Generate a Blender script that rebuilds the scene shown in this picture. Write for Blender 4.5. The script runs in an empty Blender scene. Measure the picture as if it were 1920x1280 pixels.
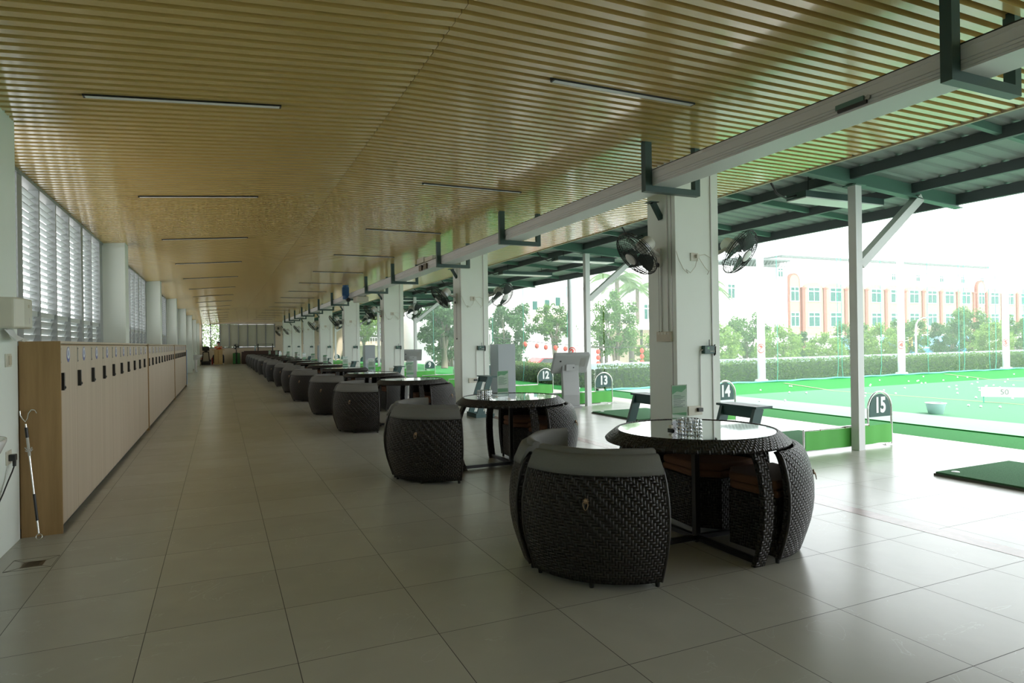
import bpy, bmesh, math, random
from mathutils import Vector, Matrix
random.seed(7)
S = bpy.context.scene
COL = S.collection
PI = math.pi

# ------------------------------------------------------------------ camera
CAMH = 1.2976
YAW, PITCH, ROLL = 0.425204, 0.000344, -0.0149564
def cam_setup():
    cy, sy, cp, sp = math.cos(YAW), math.sin(YAW), math.cos(PITCH), math.sin(PITCH)
    fwd = Vector((sy*cp, cy*cp, sp)); right = Vector((cy, -sy, 0)); up = right.cross(fwd)
    cr, sr = math.cos(ROLL), math.sin(ROLL)
    r2 = right*cr + up*sr; u2 = -right*sr + up*cr
    m = Matrix((r2, u2, -fwd)).transposed().to_4x4()
    m.translation = Vector((0, 0, CAMH))
    cd = bpy.data.cameras.new('camera'); cd.sensor_width = 36; cd.lens = 36*1208.06/1920
    cd.clip_start = 0.05; cd.clip_end = 400
    co = bpy.data.objects.new('camera', cd); co.matrix_world = m; COL.objects.link(co)
    S.camera = co
cam_setup()

# ------------------------------------------------------------------ world, sun, exposure
SKY_STRENGTH = 3.8
SUN_STRENGTH = 5.0
W = bpy.data.worlds.new('sky'); S.world = W; W.use_nodes = True
_n = W.node_tree.nodes; _l = W.node_tree.links
_bg = _n['Background']; _bg.inputs['Color'].default_value = (0.93, 0.97, 1.0, 1); _bg.inputs['Strength'].default_value = SKY_STRENGTH
sun = bpy.data.lights.new('sun', 'SUN'); sun.energy = SUN_STRENGTH; sun.angle = math.radians(6); sun.color = (1, 0.96, 0.88)
so = bpy.data.objects.new('sun', sun); COL.objects.link(so)
so.rotation_euler = Vector((0.30, -0.55, 1.0)).to_track_quat('Z', 'Y').to_euler()
S.view_settings.view_transform = 'Standard'; S.view_settings.look = 'None'
S.view_settings.gamma = 1; S.view_settings.use_curve_mapping = False
S.view_settings.exposure = 0.22
S.cycles.use_denoising = True
S.cycles.max_bounces = 8; S.cycles.diffuse_bounces = 5; S.cycles.glossy_bounces = 4; S.cycles.transparent_max_bounces = 12
S.cycles.sample_clamp_indirect = 8

# ------------------------------------------------------------------ materials
def _mat(name):
    m = bpy.data.materials.new(name); m.use_nodes = True
    nt = m.node_tree; p = nt.nodes['Principled BSDF']
    return m, nt, p
def mat(name, col, rough=0.5, metal=0.0, spec=0.5, var=0.0, vscale=8.0, bump=0.0, bscale=60.0, island=0.0, coat=0.0):
    m, nt, p = _mat(name)
    N, L = nt.nodes, nt.links
    p.inputs['Base Color'].default_value = (*col, 1); p.inputs['Roughness'].default_value = rough
    p.inputs['Metallic'].default_value = metal; p.inputs['Specular IOR Level'].default_value = spec
    p.inputs['Coat Weight'].default_value = coat
    if var > 0 or bump > 0:
        tc = N.new('ShaderNodeTexCoord')
    if var > 0:
        nz = N.new('ShaderNodeTexNoise'); nz.inputs['Scale'].default_value = vscale; nz.inputs['Detail'].default_value = 4
        L.new(tc.outputs['Object'], nz.inputs['Vector'])
        mx = N.new('ShaderNodeMix'); mx.data_type = 'RGBA'
        mx.inputs[6].default_value = (*[c*(1-var) for c in col], 1); mx.inputs[7].default_value = (*[min(1, c*(1+var)) for c in col], 1)
        L.new(nz.outputs['Fac'], mx.inputs[0]); L.new(mx.outputs[2], p.inputs['Base Color'])
    if island > 0:
        g = N.new('ShaderNodeNewGeometry'); mx = N.new('ShaderNodeMix'); mx.data_type = 'RGBA'
        mx.inputs[6].default_value = (*[c*(1-island) for c in col], 1); mx.inputs[7].default_value = (*[min(1, c*(1+island)) for c in col], 1)
        L.new(g.outputs['Random Per Island'], mx.inputs[0]); L.new(mx.outputs[2], p.inputs['Base Color'])
    if bump > 0:
        nb = N.new('ShaderNodeTexNoise'); nb.inputs['Scale'].default_value = bscale; nb.inputs['Detail'].default_value = 3
        L.new(tc.outputs['Object'], nb.inputs['Vector'])
        b = N.new('ShaderNodeBump'); b.inputs['Strength'].default_value = bump; b.inputs['Distance'].default_value = 0.01
        L.new(nb.outputs['Fac'], b.inputs['Height']); L.new(b.outputs['Normal'], p.inputs['Normal'])
    return m
def leafmat(name, c1, c2, trans=0.35):
    m, nt, p = _mat(name); N, L = nt.nodes, nt.links
    g = N.new('ShaderNodeNewGeometry'); mx = N.new('ShaderNodeMix'); mx.data_type = 'RGBA'
    mx.inputs[6].default_value = (*c1, 1); mx.inputs[7].default_value = (*c2, 1)
    L.new(g.outputs['Random Per Island'], mx.inputs[0]); L.new(mx.outputs[2], p.inputs['Base Color'])
    p.inputs['Roughness'].default_value = 0.5; p.inputs['Specular IOR Level'].default_value = 0.3
    t = N.new('ShaderNodeBsdfTranslucent'); L.new(mx.outputs[2], t.inputs['Color'])
    s = N.new('ShaderNodeMixShader'); s.inputs[0].default_value = trans
    L.new(p.outputs[0], s.inputs[1]); L.new(t.outputs[0], s.inputs[2]); L.new(s.outputs[0], N['Material Output'].inputs['Surface'])
    return m
def math_n(nt, op, a, b=None, c=None):
    n = nt.nodes.new('ShaderNodeMath'); n.operation = op
    for i, x in enumerate((a, b, c)):
        if x is None: continue
        if isinstance(x, (int, float)): n.inputs[i].default_value = x
        else: nt.links.new(x, n.inputs[i])
    return n.outputs[0]
def wicker_mat(name, col, cell=0.0105, rough=0.33, dist=0.0045):
    """Twill weave of flat strands over the UV map, in metres."""
    m, nt, p = _mat(name); N, L = nt.nodes, nt.links
    uv = N.new('ShaderNodeUVMap'); sx = N.new('ShaderNodeSeparateXYZ'); L.new(uv.outputs[0], sx.inputs[0])
    u = math_n(nt, 'DIVIDE', sx.outputs[0], cell); v = math_n(nt, 'DIVIDE', sx.outputs[1], cell)
    iu = math_n(nt, 'FLOOR', u); iv = math_n(nt, 'FLOOR', v)
    fu = math_n(nt, 'SUBTRACT', math_n(nt, 'FRACT', u), 0.5); fv = math_n(nt, 'SUBTRACT', math_n(nt, 'FRACT', v), 0.5)
    ph = math_n(nt, 'FLOORED_MODULO', math_n(nt, 'ADD', iu, iv), 4.0)
    over = math_n(nt, 'LESS_THAN', ph, 1.5)
    def hump(f): return math_n(nt, 'SUBTRACT', 1.0, math_n(nt, 'MULTIPLY', math_n(nt, 'MULTIPLY', f, f), 4.0))
    def along(shift):   # arch of the strand over its two-cell run
        t = math_n(nt, 'FLOORED_MODULO', math_n(nt, 'ADD', math_n(nt, 'ADD', u, iv), shift), 4.0)
        return t
    hh = hump(fv); hv = hump(fu)
    tu = math_n(nt, 'FLOORED_MODULO', math_n(nt, 'ADD', u, iv), 4.0)
    a1 = math_n(nt, 'SINE', math_n(nt, 'MULTIPLY', tu, PI/2))
    tv = math_n(nt, 'FLOORED_MODULO', math_n(nt, 'ADD', math_n(nt, 'ADD', v, iu), 2.0), 4.0)
    a2 = math_n(nt, 'SINE', math_n(nt, 'MULTIPLY', tv, PI/2))
    h1 = math_n(nt, 'MULTIPLY', math_n(nt, 'SQRT', math_n(nt, 'MAXIMUM', hh, 0.0)), math_n(nt, 'ADD', 0.45, math_n(nt, 'MULTIPLY', a1, 0.55)))
    h2 = math_n(nt, 'MULTIPLY', math_n(nt, 'SQRT', math_n(nt, 'MAXIMUM', hv, 0.0)), math_n(nt, 'ADD', 0.45, math_n(nt, 'MULTIPLY', a2, 0.55)))
    h = math_n(nt, 'ADD', math_n(nt, 'MULTIPLY', over, h1), math_n(nt, 'MULTIPLY', math_n(nt, 'SUBTRACT', 1.0, over), h2))
    b = N.new('ShaderNodeBump'); b.inputs['Strength'].default_value = 1.0; b.inputs['Distance'].default_value = dist
    L.new(h, b.inputs['Height']); L.new(b.outputs['Normal'], p.inputs['Normal'])
    nz = N.new('ShaderNodeTexNoise'); nz.inputs['Scale'].default_value = 30
    mx = N.new('ShaderNodeMix'); mx.data_type = 'RGBA'
    mx.inputs[6].default_value = (*[c*0.7 for c in col], 1); mx.inputs[7].default_value = (*[c*1.35 for c in col], 1)
    L.new(nz.outputs['Fac'], mx.inputs[0]); L.new(mx.outputs[2], p.inputs['Base Color'])
    p.inputs['Roughness'].default_value = rough; p.inputs['Specular IOR Level'].default_value = 0.32
    return m
def wood_mat(name, c1, c2, scale=(40, 40, 1.5), rough=0.45, spec=0.4, bands=0.0, coat=0.0, metal=0.0):
    m, nt, p = _mat(name); N, L = nt.nodes, nt.links
    tc = N.new('ShaderNodeTexCoord'); mp = N.new('ShaderNodeMapping'); mp.inputs['Scale'].default_value = scale
    L.new(tc.outputs['Object'], mp.inputs['Vector'])
    nz = N.new('ShaderNodeTexNoise'); nz.inputs['Scale'].default_value = 1.0; nz.inputs['Detail'].default_value = 6; nz.inputs['Roughness'].default_value = 0.65
    L.new(mp.outputs[0], nz.inputs['Vector'])
    cr = N.new('ShaderNodeValToRGB'); cr.color_ramp.elements[0].position = 0.3; cr.color_ramp.elements[1].position = 0.7
    cr.color_ramp.elements[0].color = (*c1, 1); cr.color_ramp.elements[1].color = (*c2, 1)
    L.new(nz.outputs['Fac'], cr.inputs[0]); L.new(cr.outputs[0], p.inputs['Base Color'])
    p.inputs['Roughness'].default_value = rough; p.inputs['Specular IOR Level'].default_value = spec; p.inputs['Coat Weight'].default_value = coat
    p.inputs['Metallic'].default_value = metal
    return m
def floor_mat():
    m, nt, p = _mat('porcelain tile'); N, L = nt.nodes, nt.links
    tc = N.new('ShaderNodeTexCoord'); sx = N.new('ShaderNodeSeparateXYZ'); L.new(tc.outputs['Object'], sx.inputs[0])
    X, Y = sx.outputs[0], sx.outputs[1]
    def joint(c, o):
        f = math_n(nt, 'FLOORED_MODULO', math_n(nt, 'ADD', c, -o+0.0018), 0.6)
        return math_n(nt, 'LESS_THAN', f, 0.0036)
    j = math_n(nt, 'MAXIMUM', joint(X, -0.9274-0.6*20), joint(Y, 3.9627-0.6*40))
    # per-tile tone
    cx = N.new('ShaderNodeCombineXYZ')
    L.new(math_n(nt, 'FLOOR', math_n(nt, 'DIVIDE', math_n(nt, 'ADD', X, 12.9274), 0.6)), cx.inputs[0])
    L.new(math_n(nt, 'FLOOR', math_n(nt, 'DIVIDE', math_n(nt, 'ADD', Y, 20.0373), 0.6)), cx.inputs[1])
    wn = N.new('ShaderNodeTexWhiteNoise'); L.new(cx.outputs[0], wn.inputs['Vector'])
    nz = N.new('ShaderNodeTexNoise'); nz.inputs['Scale'].default_value = 3.0; nz.inputs['Detail'].default_value = 7; nz.inputs['Distortion'].default_value = 0.6
    of = N.new('ShaderNodeVectorMath'); of.operation = 'MULTIPLY_ADD'; of.inputs[1].default_value = (7, 13, 0)
    L.new(cx.outputs[0], of.inputs[0]); L.new(tc.outputs['Object'], of.inputs[2]); L.new(of.outputs[0], nz.inputs['Vector'])
    fac = math_n(nt, 'ADD', math_n(nt, 'MULTIPLY', nz.outputs['Fac'], 0.6), math_n(nt, 'MULTIPLY', wn.outputs['Value'], 0.25))
    cr = N.new('ShaderNodeValToRGB'); cr.color_ramp.elements[0].position = 0.2; cr.color_ramp.elements[1].position = 0.75
    cr.color_ramp.elements[0].color = (0.40, 0.39, 0.345, 1); cr.color_ramp.elements[1].color = (0.48, 0.47, 0.42, 1)
    L.new(fac, cr.inputs[0])
    # faint pale veins
    vn = N.new('ShaderNodeTexNoise'); vn.inputs['Scale'].default_value = 2.2; vn.inputs['Detail'].default_value = 5; vn.inputs['Distortion'].default_value = 1.5
    L.new(of.outputs[0], vn.inputs['Vector'])
    vein = math_n(nt, 'LESS_THAN', math_n(nt, 'ABSOLUTE', math_n(nt, 'SUBTRACT', vn.outputs['Fac'], 0.62)), 0.0028)
    m1 = N.new('ShaderNodeMix'); m1.data_type = 'RGBA'; m1.inputs[7].default_value = (0.55, 0.55, 0.52, 1)
    L.new(math_n(nt, 'MULTIPLY', vein, 0.45), m1.inputs[0]); L.new(cr.outputs[0], m1.inputs[6])
    m2 = N.new('ShaderNodeMix'); m2.data_type = 'RGBA'; m2.inputs[7].default_value = (0.06, 0.055, 0.05, 1)
    L.new(j, m2.inputs[0]); L.new(m1.outputs[2], m2.inputs[6]); L.new(m2.outputs[2], p.inputs['Base Color'])
    L.new(math_n(nt, 'ADD', 0.24, math_n(nt, 'MULTIPLY', j, 0.5)), p.inputs['Roughness'])
    p.inputs['Specular IOR Level'].default_value = 0.5
    return m
def turf_mat(name, col, var=0.25, scale=40):
    return mat(name, col, rough=0.9, spec=0.1, var=var, vscale=scale, bump=0.6, bscale=180)
def clear_mat(name, tint, alpha_like=0.12, rough=0.03):
    m, nt, p = _mat(name); N, L = nt.nodes, nt.links
    N.remove(p)
    t = N.new('ShaderNodeBsdfTransparent'); t.inputs[0].default_value = (*tint, 1)
    g = N.new('ShaderNodeBsdfGlossy'); g.inputs['Roughness'].default_value = rough
    f = N.new('ShaderNodeFresnel'); f.inputs[0].default_value = 1.45
    s = N.new('ShaderNodeMixShader'); L.new(math_n(nt, 'ADD', f.outputs[0], alpha_like), s.inputs[0])
    L.new(t.outputs[0], s.inputs[1]); L.new(g.outputs[0], s.inputs[2]); L.new(s.outputs[0], N['Material Output'].inputs['Surface'])
    return m
def net_mat(name, cover, col):
    m, nt, p = _mat(name); N, L = nt.nodes, nt.links
    N.remove(p)
    t = N.new('ShaderNodeBsdfTransparent')
    d = N.new('ShaderNodeBsdfDiffuse'); d.inputs[0].default_value = (*col, 1)
    tl = N.new('ShaderNodeBsdfTranslucent'); tl.inputs[0].default_value = (*col, 1)
    a = N.new('ShaderNodeMixShader'); a.inputs[0].default_value = 0.5; L.new(d.outputs[0], a.inputs[1]); L.new(tl.outputs[0], a.inputs[2])
    s = N.new('ShaderNodeMixShader'); s.inputs[0].default_value = cover
    L.new(t.outputs[0], s.inputs[1]); L.new(a.outputs[0], s.inputs[2]); L.new(s.outputs[0], N['Material Output'].inputs['Surface'])
    return m

M = {}
M['floor'] = floor_mat()
M['white'] = mat('white paint with turf bounce tint', (0.79, 0.845, 0.785), 0.6, var=0.03, vscale=3)  # green tint in the base colour imitates light bounced off the turf
M['cream'] = mat('cream wall paint', (0.72, 0.62, 0.48), 0.6)
M['redstrip'] = mat('red brown marble strip', (0.26, 0.13, 0.10), 0.22, var=0.35, vscale=12)
M['slat'] = wood_mat('wood grain aluminium slat', (0.715, 0.50, 0.175), (0.765, 0.545, 0.205), (1.2, 30, 30), rough=0.35, spec=0.5, coat=1.0)
_p = M['slat'].node_tree.nodes['Principled BSDF']; _p.inputs['Coat Roughness'].default_value = 0.12; _p.inputs['Coat IOR'].default_value = 2.2
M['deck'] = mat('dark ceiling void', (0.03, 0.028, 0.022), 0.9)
M['trimwood'] = mat('pale timber trim', (0.55, 0.48, 0.33), 0.5)
M['alu'] = mat('brushed aluminium', (0.66, 0.67, 0.66), 0.42, metal=0.15, spec=0.5)
M['louvre'] = mat('grey enamel louvre', (0.56, 0.60, 0.59), 0.35)
M['louvreframe'] = mat('grey window frame', (0.30, 0.32, 0.32), 0.45)
M['louvreolive'] = mat('olive grey louvre', (0.46, 0.47, 0.38), 0.45)
M['greensteel'] = mat('dark green painted steel', (0.035, 0.075, 0.068), 0.4)
M['canopygreen'] = mat('green painted rafter', (0.10, 0.20, 0.16), 0.45)
M['canopysheet'] = mat('grey roof sheet', (0.27, 0.31, 0.30), 0.5)
M['purlin'] = mat('purlin grey with painted shade', (0.09, 0.11, 0.115), 0.5)  # shade on the purlin faces is put into this dark colour
M['whitesteel'] = mat('white painted steel', (0.70, 0.71, 0.70), 0.45)
M['lamp_off'] = mat('lamp diffuser', (0.86, 0.88, 0.88), 0.3)
M['wicker'] = wicker_mat('dark brown wicker', (0.020, 0.016, 0.0135), cell=0.0165, rough=0.36, dist=0.010)
M['wickerflat'] = mat('dark lacquered rattan', (0.022, 0.017, 0.015), 0.4)
M['blacksteel'] = mat('black steel', (0.012, 0.012, 0.013), 0.35, metal=0.2)
M['greyfabric'] = mat('grey canvas', (0.19, 0.19, 0.18), 0.85, spec=0.2, var=0.08, vscale=120, bump=0.25, bscale=400)
M['brownfabric'] = mat('rust brown canvas', (0.16, 0.075, 0.042), 0.8, spec=0.2, var=0.1, vscale=90, bump=0.2, bscale=300)
M['mirrorglass'] = mat('table glass', (0.55, 0.58, 0.57), 0.03, metal=1.0)
M['brass'] = mat('aged brass', (0.30, 0.20, 0.12), 0.35, metal=0.9)
M['chrome'] = mat('polished steel', (0.70, 0.70, 0.68), 0.18, metal=1.0)
M['lockerdoor'] = wood_mat('pale wood grain laminate', (0.50, 0.405, 0.30), (0.60, 0.50, 0.385), (14, 26, 0.35), rough=0.4)
M['lockerside'] = wood_mat('oak laminate', (0.30, 0.185, 0.075), (0.40, 0.255, 0.115), (20, 40, 1.2), rough=0.45)
M['black'] = mat('black plastic', (0.012, 0.012, 0.012), 0.35)
M['blueprint'] = mat('blue sticker', (0.10, 0.12, 0.42), 0.4)
M['sticker'] = mat('white sticker', (0.70, 0.72, 0.78), 0.35)
M['steelgrey'] = mat('grey metal plate', (0.38, 0.38, 0.36), 0.35, metal=0.7)
M['beigeplastic'] = mat('beige plastic', (0.55, 0.50, 0.38), 0.4)
M['ivory'] = mat('ivory plastic', (0.62, 0.60, 0.50), 0.35)
M['whiteplastic'] = mat('white plastic', (0.72, 0.72, 0.70), 0.35)
M['tissue'] = mat('tissue paper', (0.8, 0.8, 0.79), 0.9)
M['ceramic'] = mat('white ceramic', (0.75, 0.74, 0.74), 0.12)
M['turf'] = turf_mat('range turf', (0.028, 0.185, 0.045))
M['turfpale'] = turf_mat('pale worn turf', (0.088, 0.21, 0.125), 0.1)
M['turfstrip'] = turf_mat('edge turf strip', (0.030, 0.135, 0.042))
M['turfgrey'] = mat('pale grey green mat strip', (0.165, 0.215, 0.195), 0.8, var=0.06, vscale=14)
M['tee'] = turf_mat('tee mat turf', (0.075, 0.185, 0.092), 0.3, 60)
M['rubber'] = mat('grey rubber', (0.10, 0.095, 0.085), 0.7)
M['banner'] = mat('bright green banner', (0.085, 0.42, 0.06), 0.55, var=0.08, vscale=3)
M['signgreen'] = mat('dark green sign board', (0.028, 0.085, 0.075), 0.4)
M['signwhite'] = mat('white lettering', (0.85, 0.87, 0.86), 0.5)
M['signred'] = mat('red lettering', (0.62, 0.06, 0.05), 0.5)
M['standgreen'] = mat('dark green stained timber', (0.030, 0.088, 0.083), 0.4)
M['cabinet'] = mat('light grey cabinet enamel', (0.33, 0.37, 0.39), 0.4)
M['kiosk'] = mat('silver grey kiosk enamel', (0.35, 0.36, 0.36), 0.35)
M['fanblade'] = mat('smoky fan blade', (0.06, 0.08, 0.075), 0.25)
M['fanwhite'] = mat('off white fan plastic', (0.60, 0.60, 0.55), 0.4)
M['paper'] = mat('printed paper', (0.72, 0.74, 0.68), 0.6)
M['papergreen'] = mat('green print', (0.22, 0.45, 0.26), 0.6)
M['paperblue'] = mat('slate print', (0.22, 0.26, 0.32), 0.6)
M['ink'] = mat('dark print', (0.18, 0.22, 0.20), 0.6)
M['acrylic'] = clear_mat('clear acrylic', (0.90, 0.95, 0.92), 0.03)
M['crystal'] = clear_mat('cut crystal', (0.90, 0.92, 0.93), 0.30, 0.05)
M['leaf'] = leafmat('green leaf', (0.045, 0.12, 0.025), (0.13, 0.25, 0.055))
M['leaflight'] = leafmat('yellow green leaf', (0.09, 0.20, 0.035), (0.22, 0.34, 0.07))
M['leafdark'] = leafmat('dark green leaf', (0.028, 0.085, 0.025), (0.08, 0.18, 0.05))
M['hedge'] = leafmat('hedge leaf', (0.05, 0.12, 0.022), (0.15, 0.25, 0.05))
M['hedgecore'] = mat('hedge twigs', (0.025, 0.045, 0.02), 0.9)
M['bark'] = mat('grey brown bark', (0.20, 0.17, 0.13), 0.9, var=0.3, vscale=20)
M['palmleaf'] = leafmat('palm frond', (0.06, 0.13, 0.04), (0.14, 0.22, 0.07))
M['net'] = net_mat('pale green netting', 0.15, (0.60, 0.74, 0.66))
M['cord'] = mat('green cord', (0.10, 0.42, 0.32), 0.7)
M['pole'] = mat('white galvanised pole', (0.66, 0.72, 0.73), 0.4)
M['barrier'] = mat('pale blue barrier sheet', (0.42, 0.52, 0.58), 0.5)
M['street'] = mat('pale concrete street', (0.45, 0.44, 0.42), 0.9, var=0.1, vscale=0.7)
M['render'] = mat('white render', (0.82, 0.82, 0.80), 0.8)
M['tilefacade'] = mat('cream mosaic facade', (0.265, 0.232, 0.155), 0.7, var=0.3, vscale=14)
M['pinktrim'] = mat('salmon pink stucco', (0.27, 0.085, 0.060), 0.7)
M['teal'] = mat('teal window glass', (0.026, 0.098, 0.082), 0.3, spec=0.15)
M['windowwhite'] = mat('white window frame', (0.75, 0.78, 0.78), 0.5)
M['shopblue'] = mat('blue shop sign', (0.12, 0.33, 0.50), 0.5)
M['shopyellow'] = mat('yellow shop sign', (0.6, 0.42, 0.06), 0.5)
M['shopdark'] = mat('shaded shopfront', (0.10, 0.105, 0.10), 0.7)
M['roofdark'] = mat('grey roof edge', (0.10, 0.12, 0.115), 0.7)
M['lantern'] = mat('red lantern cloth', (0.60, 0.05, 0.03), 0.6)
M['timber'] = mat('dark weathered timber', (0.11, 0.10, 0.085), 0.8)
M['carred'] = mat('red car paint', (0.50, 0.02, 0.03), 0.25, coat=0.5)
M['glassdark'] = mat('dark glass', (0.03, 0.035, 0.04), 0.1)
M['containerblue'] = mat('blue corrugated steel', (0.08, 0.26, 0.52), 0.5)
M['darkwood'] = mat('dark red brown wood', (0.055, 0.024, 0.016), 0.4)
M['podium'] = wood_mat('light oak board', (0.46, 0.31, 0.13), (0.56, 0.39, 0.18), (10, 10, 1), rough=0.45)
M['skin'] = mat('skin', (0.50, 0.30, 0.21), 0.5)
M['shirt'] = mat('orange shirt', (0.62, 0.085, 0.01), 0.8)
M['trouser'] = mat('dark navy trousers', (0.018, 0.020, 0.028), 0.8)
M['shoe'] = mat('white sports shoe', (0.6, 0.62, 0.58), 0.6)
M['hair'] = mat('black hair', (0.012, 0.010, 0.009), 0.5)
M['fire'] = mat('red enamel', (0.42, 0.02, 0.02), 0.35)
M['boxgreen'] = mat('green painted box', (0.05, 0.20, 0.05), 0.5)
M['blueposter'] = mat('blue poster', (0.12, 0.30, 0.62), 0.5)
M['bluemotor'] = mat('blue motor enamel', (0.02, 0.10, 0.26), 0.4)
M['rope'] = mat('white twisted cord', (0.55, 0.54, 0.50), 0.8)
M['grate'] = mat('bronze floor grate', (0.13, 0.10, 0.065), 0.4, metal=0.6)
M['ball'] = mat('white golf ball', (0.85, 0.86, 0.84), 0.4)
M['line'] = mat('worn yellow line', (0.19, 0.24, 0.12), 0.8)
M['bucketblue'] = mat('pale blue bucket plastic', (0.58, 0.76, 0.80), 0.5)
M['cloth'] = mat('white umbrella canvas', (0.82, 0.82, 0.80), 0.8)

# ------------------------------------------------------------------ mesh builder
class MB:
    def __init__(s):
        s.v, s.f, s.uv, s.mi, s.sm = [], [], [], [], []
        s.T = None; s.has_uv = False
    def add(s, vs, fs, m=0, smooth=False, uvs=None):
        b = len(s.v)
        if s.T is not None: vs = [s.T @ Vector(p) for p in vs]
        s.v += [tuple(p) for p in vs]
        for i, f in enumerate(fs):
            s.f.append(tuple(b+k for k in f)); s.mi.append(m); s.sm.append(smooth)
            s.uv.append(uvs[i] if uvs else None)
        if uvs: s.has_uv = True
        return s
    def box(s, x0, x1, y0, y1, z0, z1, m=0):
        v = [(x0,y0,z0),(x1,y0,z0),(x1,y1,z0),(x0,y1,z0),(x0,y0,z1),(x1,y0,z1),(x1,y1,z1),(x0,y1,z1)]
        return s.add(v, [(0,3,2,1),(4,5,6,7),(0,1,5,4),(1,2,6,5),(2,3,7,6),(3,0,4,7)], m)
    def bar(s, a, b, w, h, m=0, up=(0,0,1)):
        a, b = Vector(a), Vector(b); d = (b-a).normalized(); u = Vector(up)
        x = d.cross(u)
        if x.length < 1e-4: x = d.cross(Vector((1,0,0)))
        x.normalize(); y = x.cross(d).normalized()
        v = []
        for p in (a, b):
            for i, j in ((-1,-1),(1,-1),(1,1),(-1,1)): v.append(p + x*(w/2*i) + y*(h/2*j))
        return s.add(v, [(0,1,2,3)[::-1],(4,5,6,7),(0,1,5,4),(1,2,6,5),(2,3,7,6),(3,0,4,7)], m)
    def tube(s, pts, r, n=8, m=0, closed=False, caps=True, smooth=True):
        pts = [Vector(p) for p in pts]; k = len(pts)
        rs = r if isinstance(r, (list, tuple)) else [r]*k
        vs, fs = [], []; prev = None
        for i, p in enumerate(pts):
            if closed: t = pts[(i+1) % k] - pts[i-1]
            else: t = pts[min(i+1, k-1)] - pts[max(i-1, 0)]
            t.normalize()
            if prev is None:
                x = t.cross(Vector((0,0,1)))
                if x.length < 1e-3: x = t.cross(Vector((1,0,0)))
            else:
                x = prev - t*prev.dot(t)
            x.normalize(); prev = x; y = t.cross(x)
            for j in range(n):
                a = 2*PI*j/n; vs.append(p + x*(math.cos(a)*rs[i]) + y*(math.sin(a)*rs[i]))
        for i in range(k if closed else k-1):
            for j in range(n):
                a, b2 = i*n+j, i*n+(j+1) % n; c = ((i+1) % k)*n
                fs.append((a, b2, c+(j+1) % n, c+j))
        s.add(vs, fs, m, smooth)
        if caps and not closed:
            s.add(vs[:n], [tuple(range(n))[::-1]], m); s.add(vs[-n:], [tuple(range(n))], m)
        return s
    def cyl(s, a, b, r, r2=None, n=16, m=0, smooth=True):
        return s.tube([a, b], [r, r if r2 is None else r2], n, m, smooth=smooth)
    def lathe(s, prof, n=32, c=(0,0,0), a0=0.0, a1=2*PI, m=0, smooth=True, uv=False):
        full = abs(a1-a0-2*PI) < 1e-6; na = n if full else n+1
        vs = []
        for i in range(na):
            a = a0+(a1-a0)*i/n
            for r, z in prof: vs.append((c[0]+math.cos(a)*r, c[1]+math.sin(a)*r, c[2]+z))
        k = len(prof); fs, uvs = [], []
        d = [0.0]
        for i in range(1, k): d.append(d[-1]+math.dist(prof[i], prof[i-1]))
        rm = max(r for r, z in prof)
        for i in range(n):
            i2 = (i+1) % na
            for j in range(k-1):
                fs.append((i*k+j, i2*k+j, i2*k+j+1, i*k+j+1))
                ua, ub = rm*(a0+(a1-a0)*i/n), rm*(a0+(a1-a0)*(i+1)/n)
                uvs.append(((ua, d[j]), (ub, d[j]), (ub, d[j+1]), (ua, d[j+1])))
        return s.add(vs, fs, m, smooth, uvs if uv else None)
    def prism(s, poly, z0, z1, m=0, ax='z', uv=False):
        def P(p, z): return {'z': (p[0], p[1], z), 'y': (p[0], z, p[1]), 'x': (z, p[0], p[1])}[ax]
        n = len(poly); vs = [P(p, z0) for p in poly]+[P(p, z1) for p in poly]
        fs = [tuple(range(n))[::-1], tuple(range(n, 2*n))]+[(i, (i+1) % n, n+(i+1) % n, n+i) for i in range(n)]
        uvs = None
        if uv:
            uvs = [tuple(poly[i] for i in range(n))[::-1], tuple(poly)]; d = 0
            for i in range(n):
                l = math.dist(poly[i], poly[(i+1) % n]); uvs.append(((d, z0), (d+l, z0), (d+l, z1), (d, z1))); d += l
        return s.add(vs, fs, m, False, uvs)
    def ball(s, c, r, n=12, k=8, m=0, sc=(1,1,1)):
        vs, fs = [], []
        for i in range(k+1):
            t = PI*i/k
            for j in range(n):
                a = 2*PI*j/n
                vs.append((c[0]+r*sc[0]*math.sin(t)*math.cos(a), c[1]+r*sc[1]*math.sin(t)*math.sin(a), c[2]+r*sc[2]*math.cos(t)))
        for i in range(k):
            for j in range(n): fs.append((i*n+j, (i+1)*n+j, (i+1)*n+(j+1) % n, i*n+(j+1) % n))
        return s.add(vs, fs, m, True)
    def build(s, name, mats, parent=None, bevel=0.0, loc=None):
        me = bpy.data.meshes.new(name); me.from_pydata(s.v, [], s.f)
        for m in (mats if isinstance(mats, (list, tuple)) else [mats]): me.materials.append(M[m] if isinstance(m, str) else m)
        me.polygons.foreach_set('material_index', s.mi); me.polygons.foreach_set('use_smooth', s.sm)
        if s.has_uv:
            ul = me.uv_layers.new(name='UVMap'); flat = []
            for f, u in zip(s.f, s.uv):
                if u is None: flat += [0.0]*(2*len(f))
                else:
                    for q in u: flat += [q[0], q[1]]
            ul.data.foreach_set('uv', flat)
        me.update()
        o = bpy.data.objects.new(name, me); COL.objects.link(o)
        if parent is not None: o.parent = parent
        if loc is not None: o.location = loc
        if bevel > 0:
            b = o.modifiers.new('bevel', 'BEVEL'); b.width = bevel; b.segments = 2; b.limit_method = 'ANGLE'; b.angle_limit = 0.7
        return o
def tag(o, label=None, cat=None, group=None, kind=None):
    if label: o['label'] = label
    if cat: o['category'] = cat
    if group: o['group'] = group
    if kind: o['kind'] = kind
    return o
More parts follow.
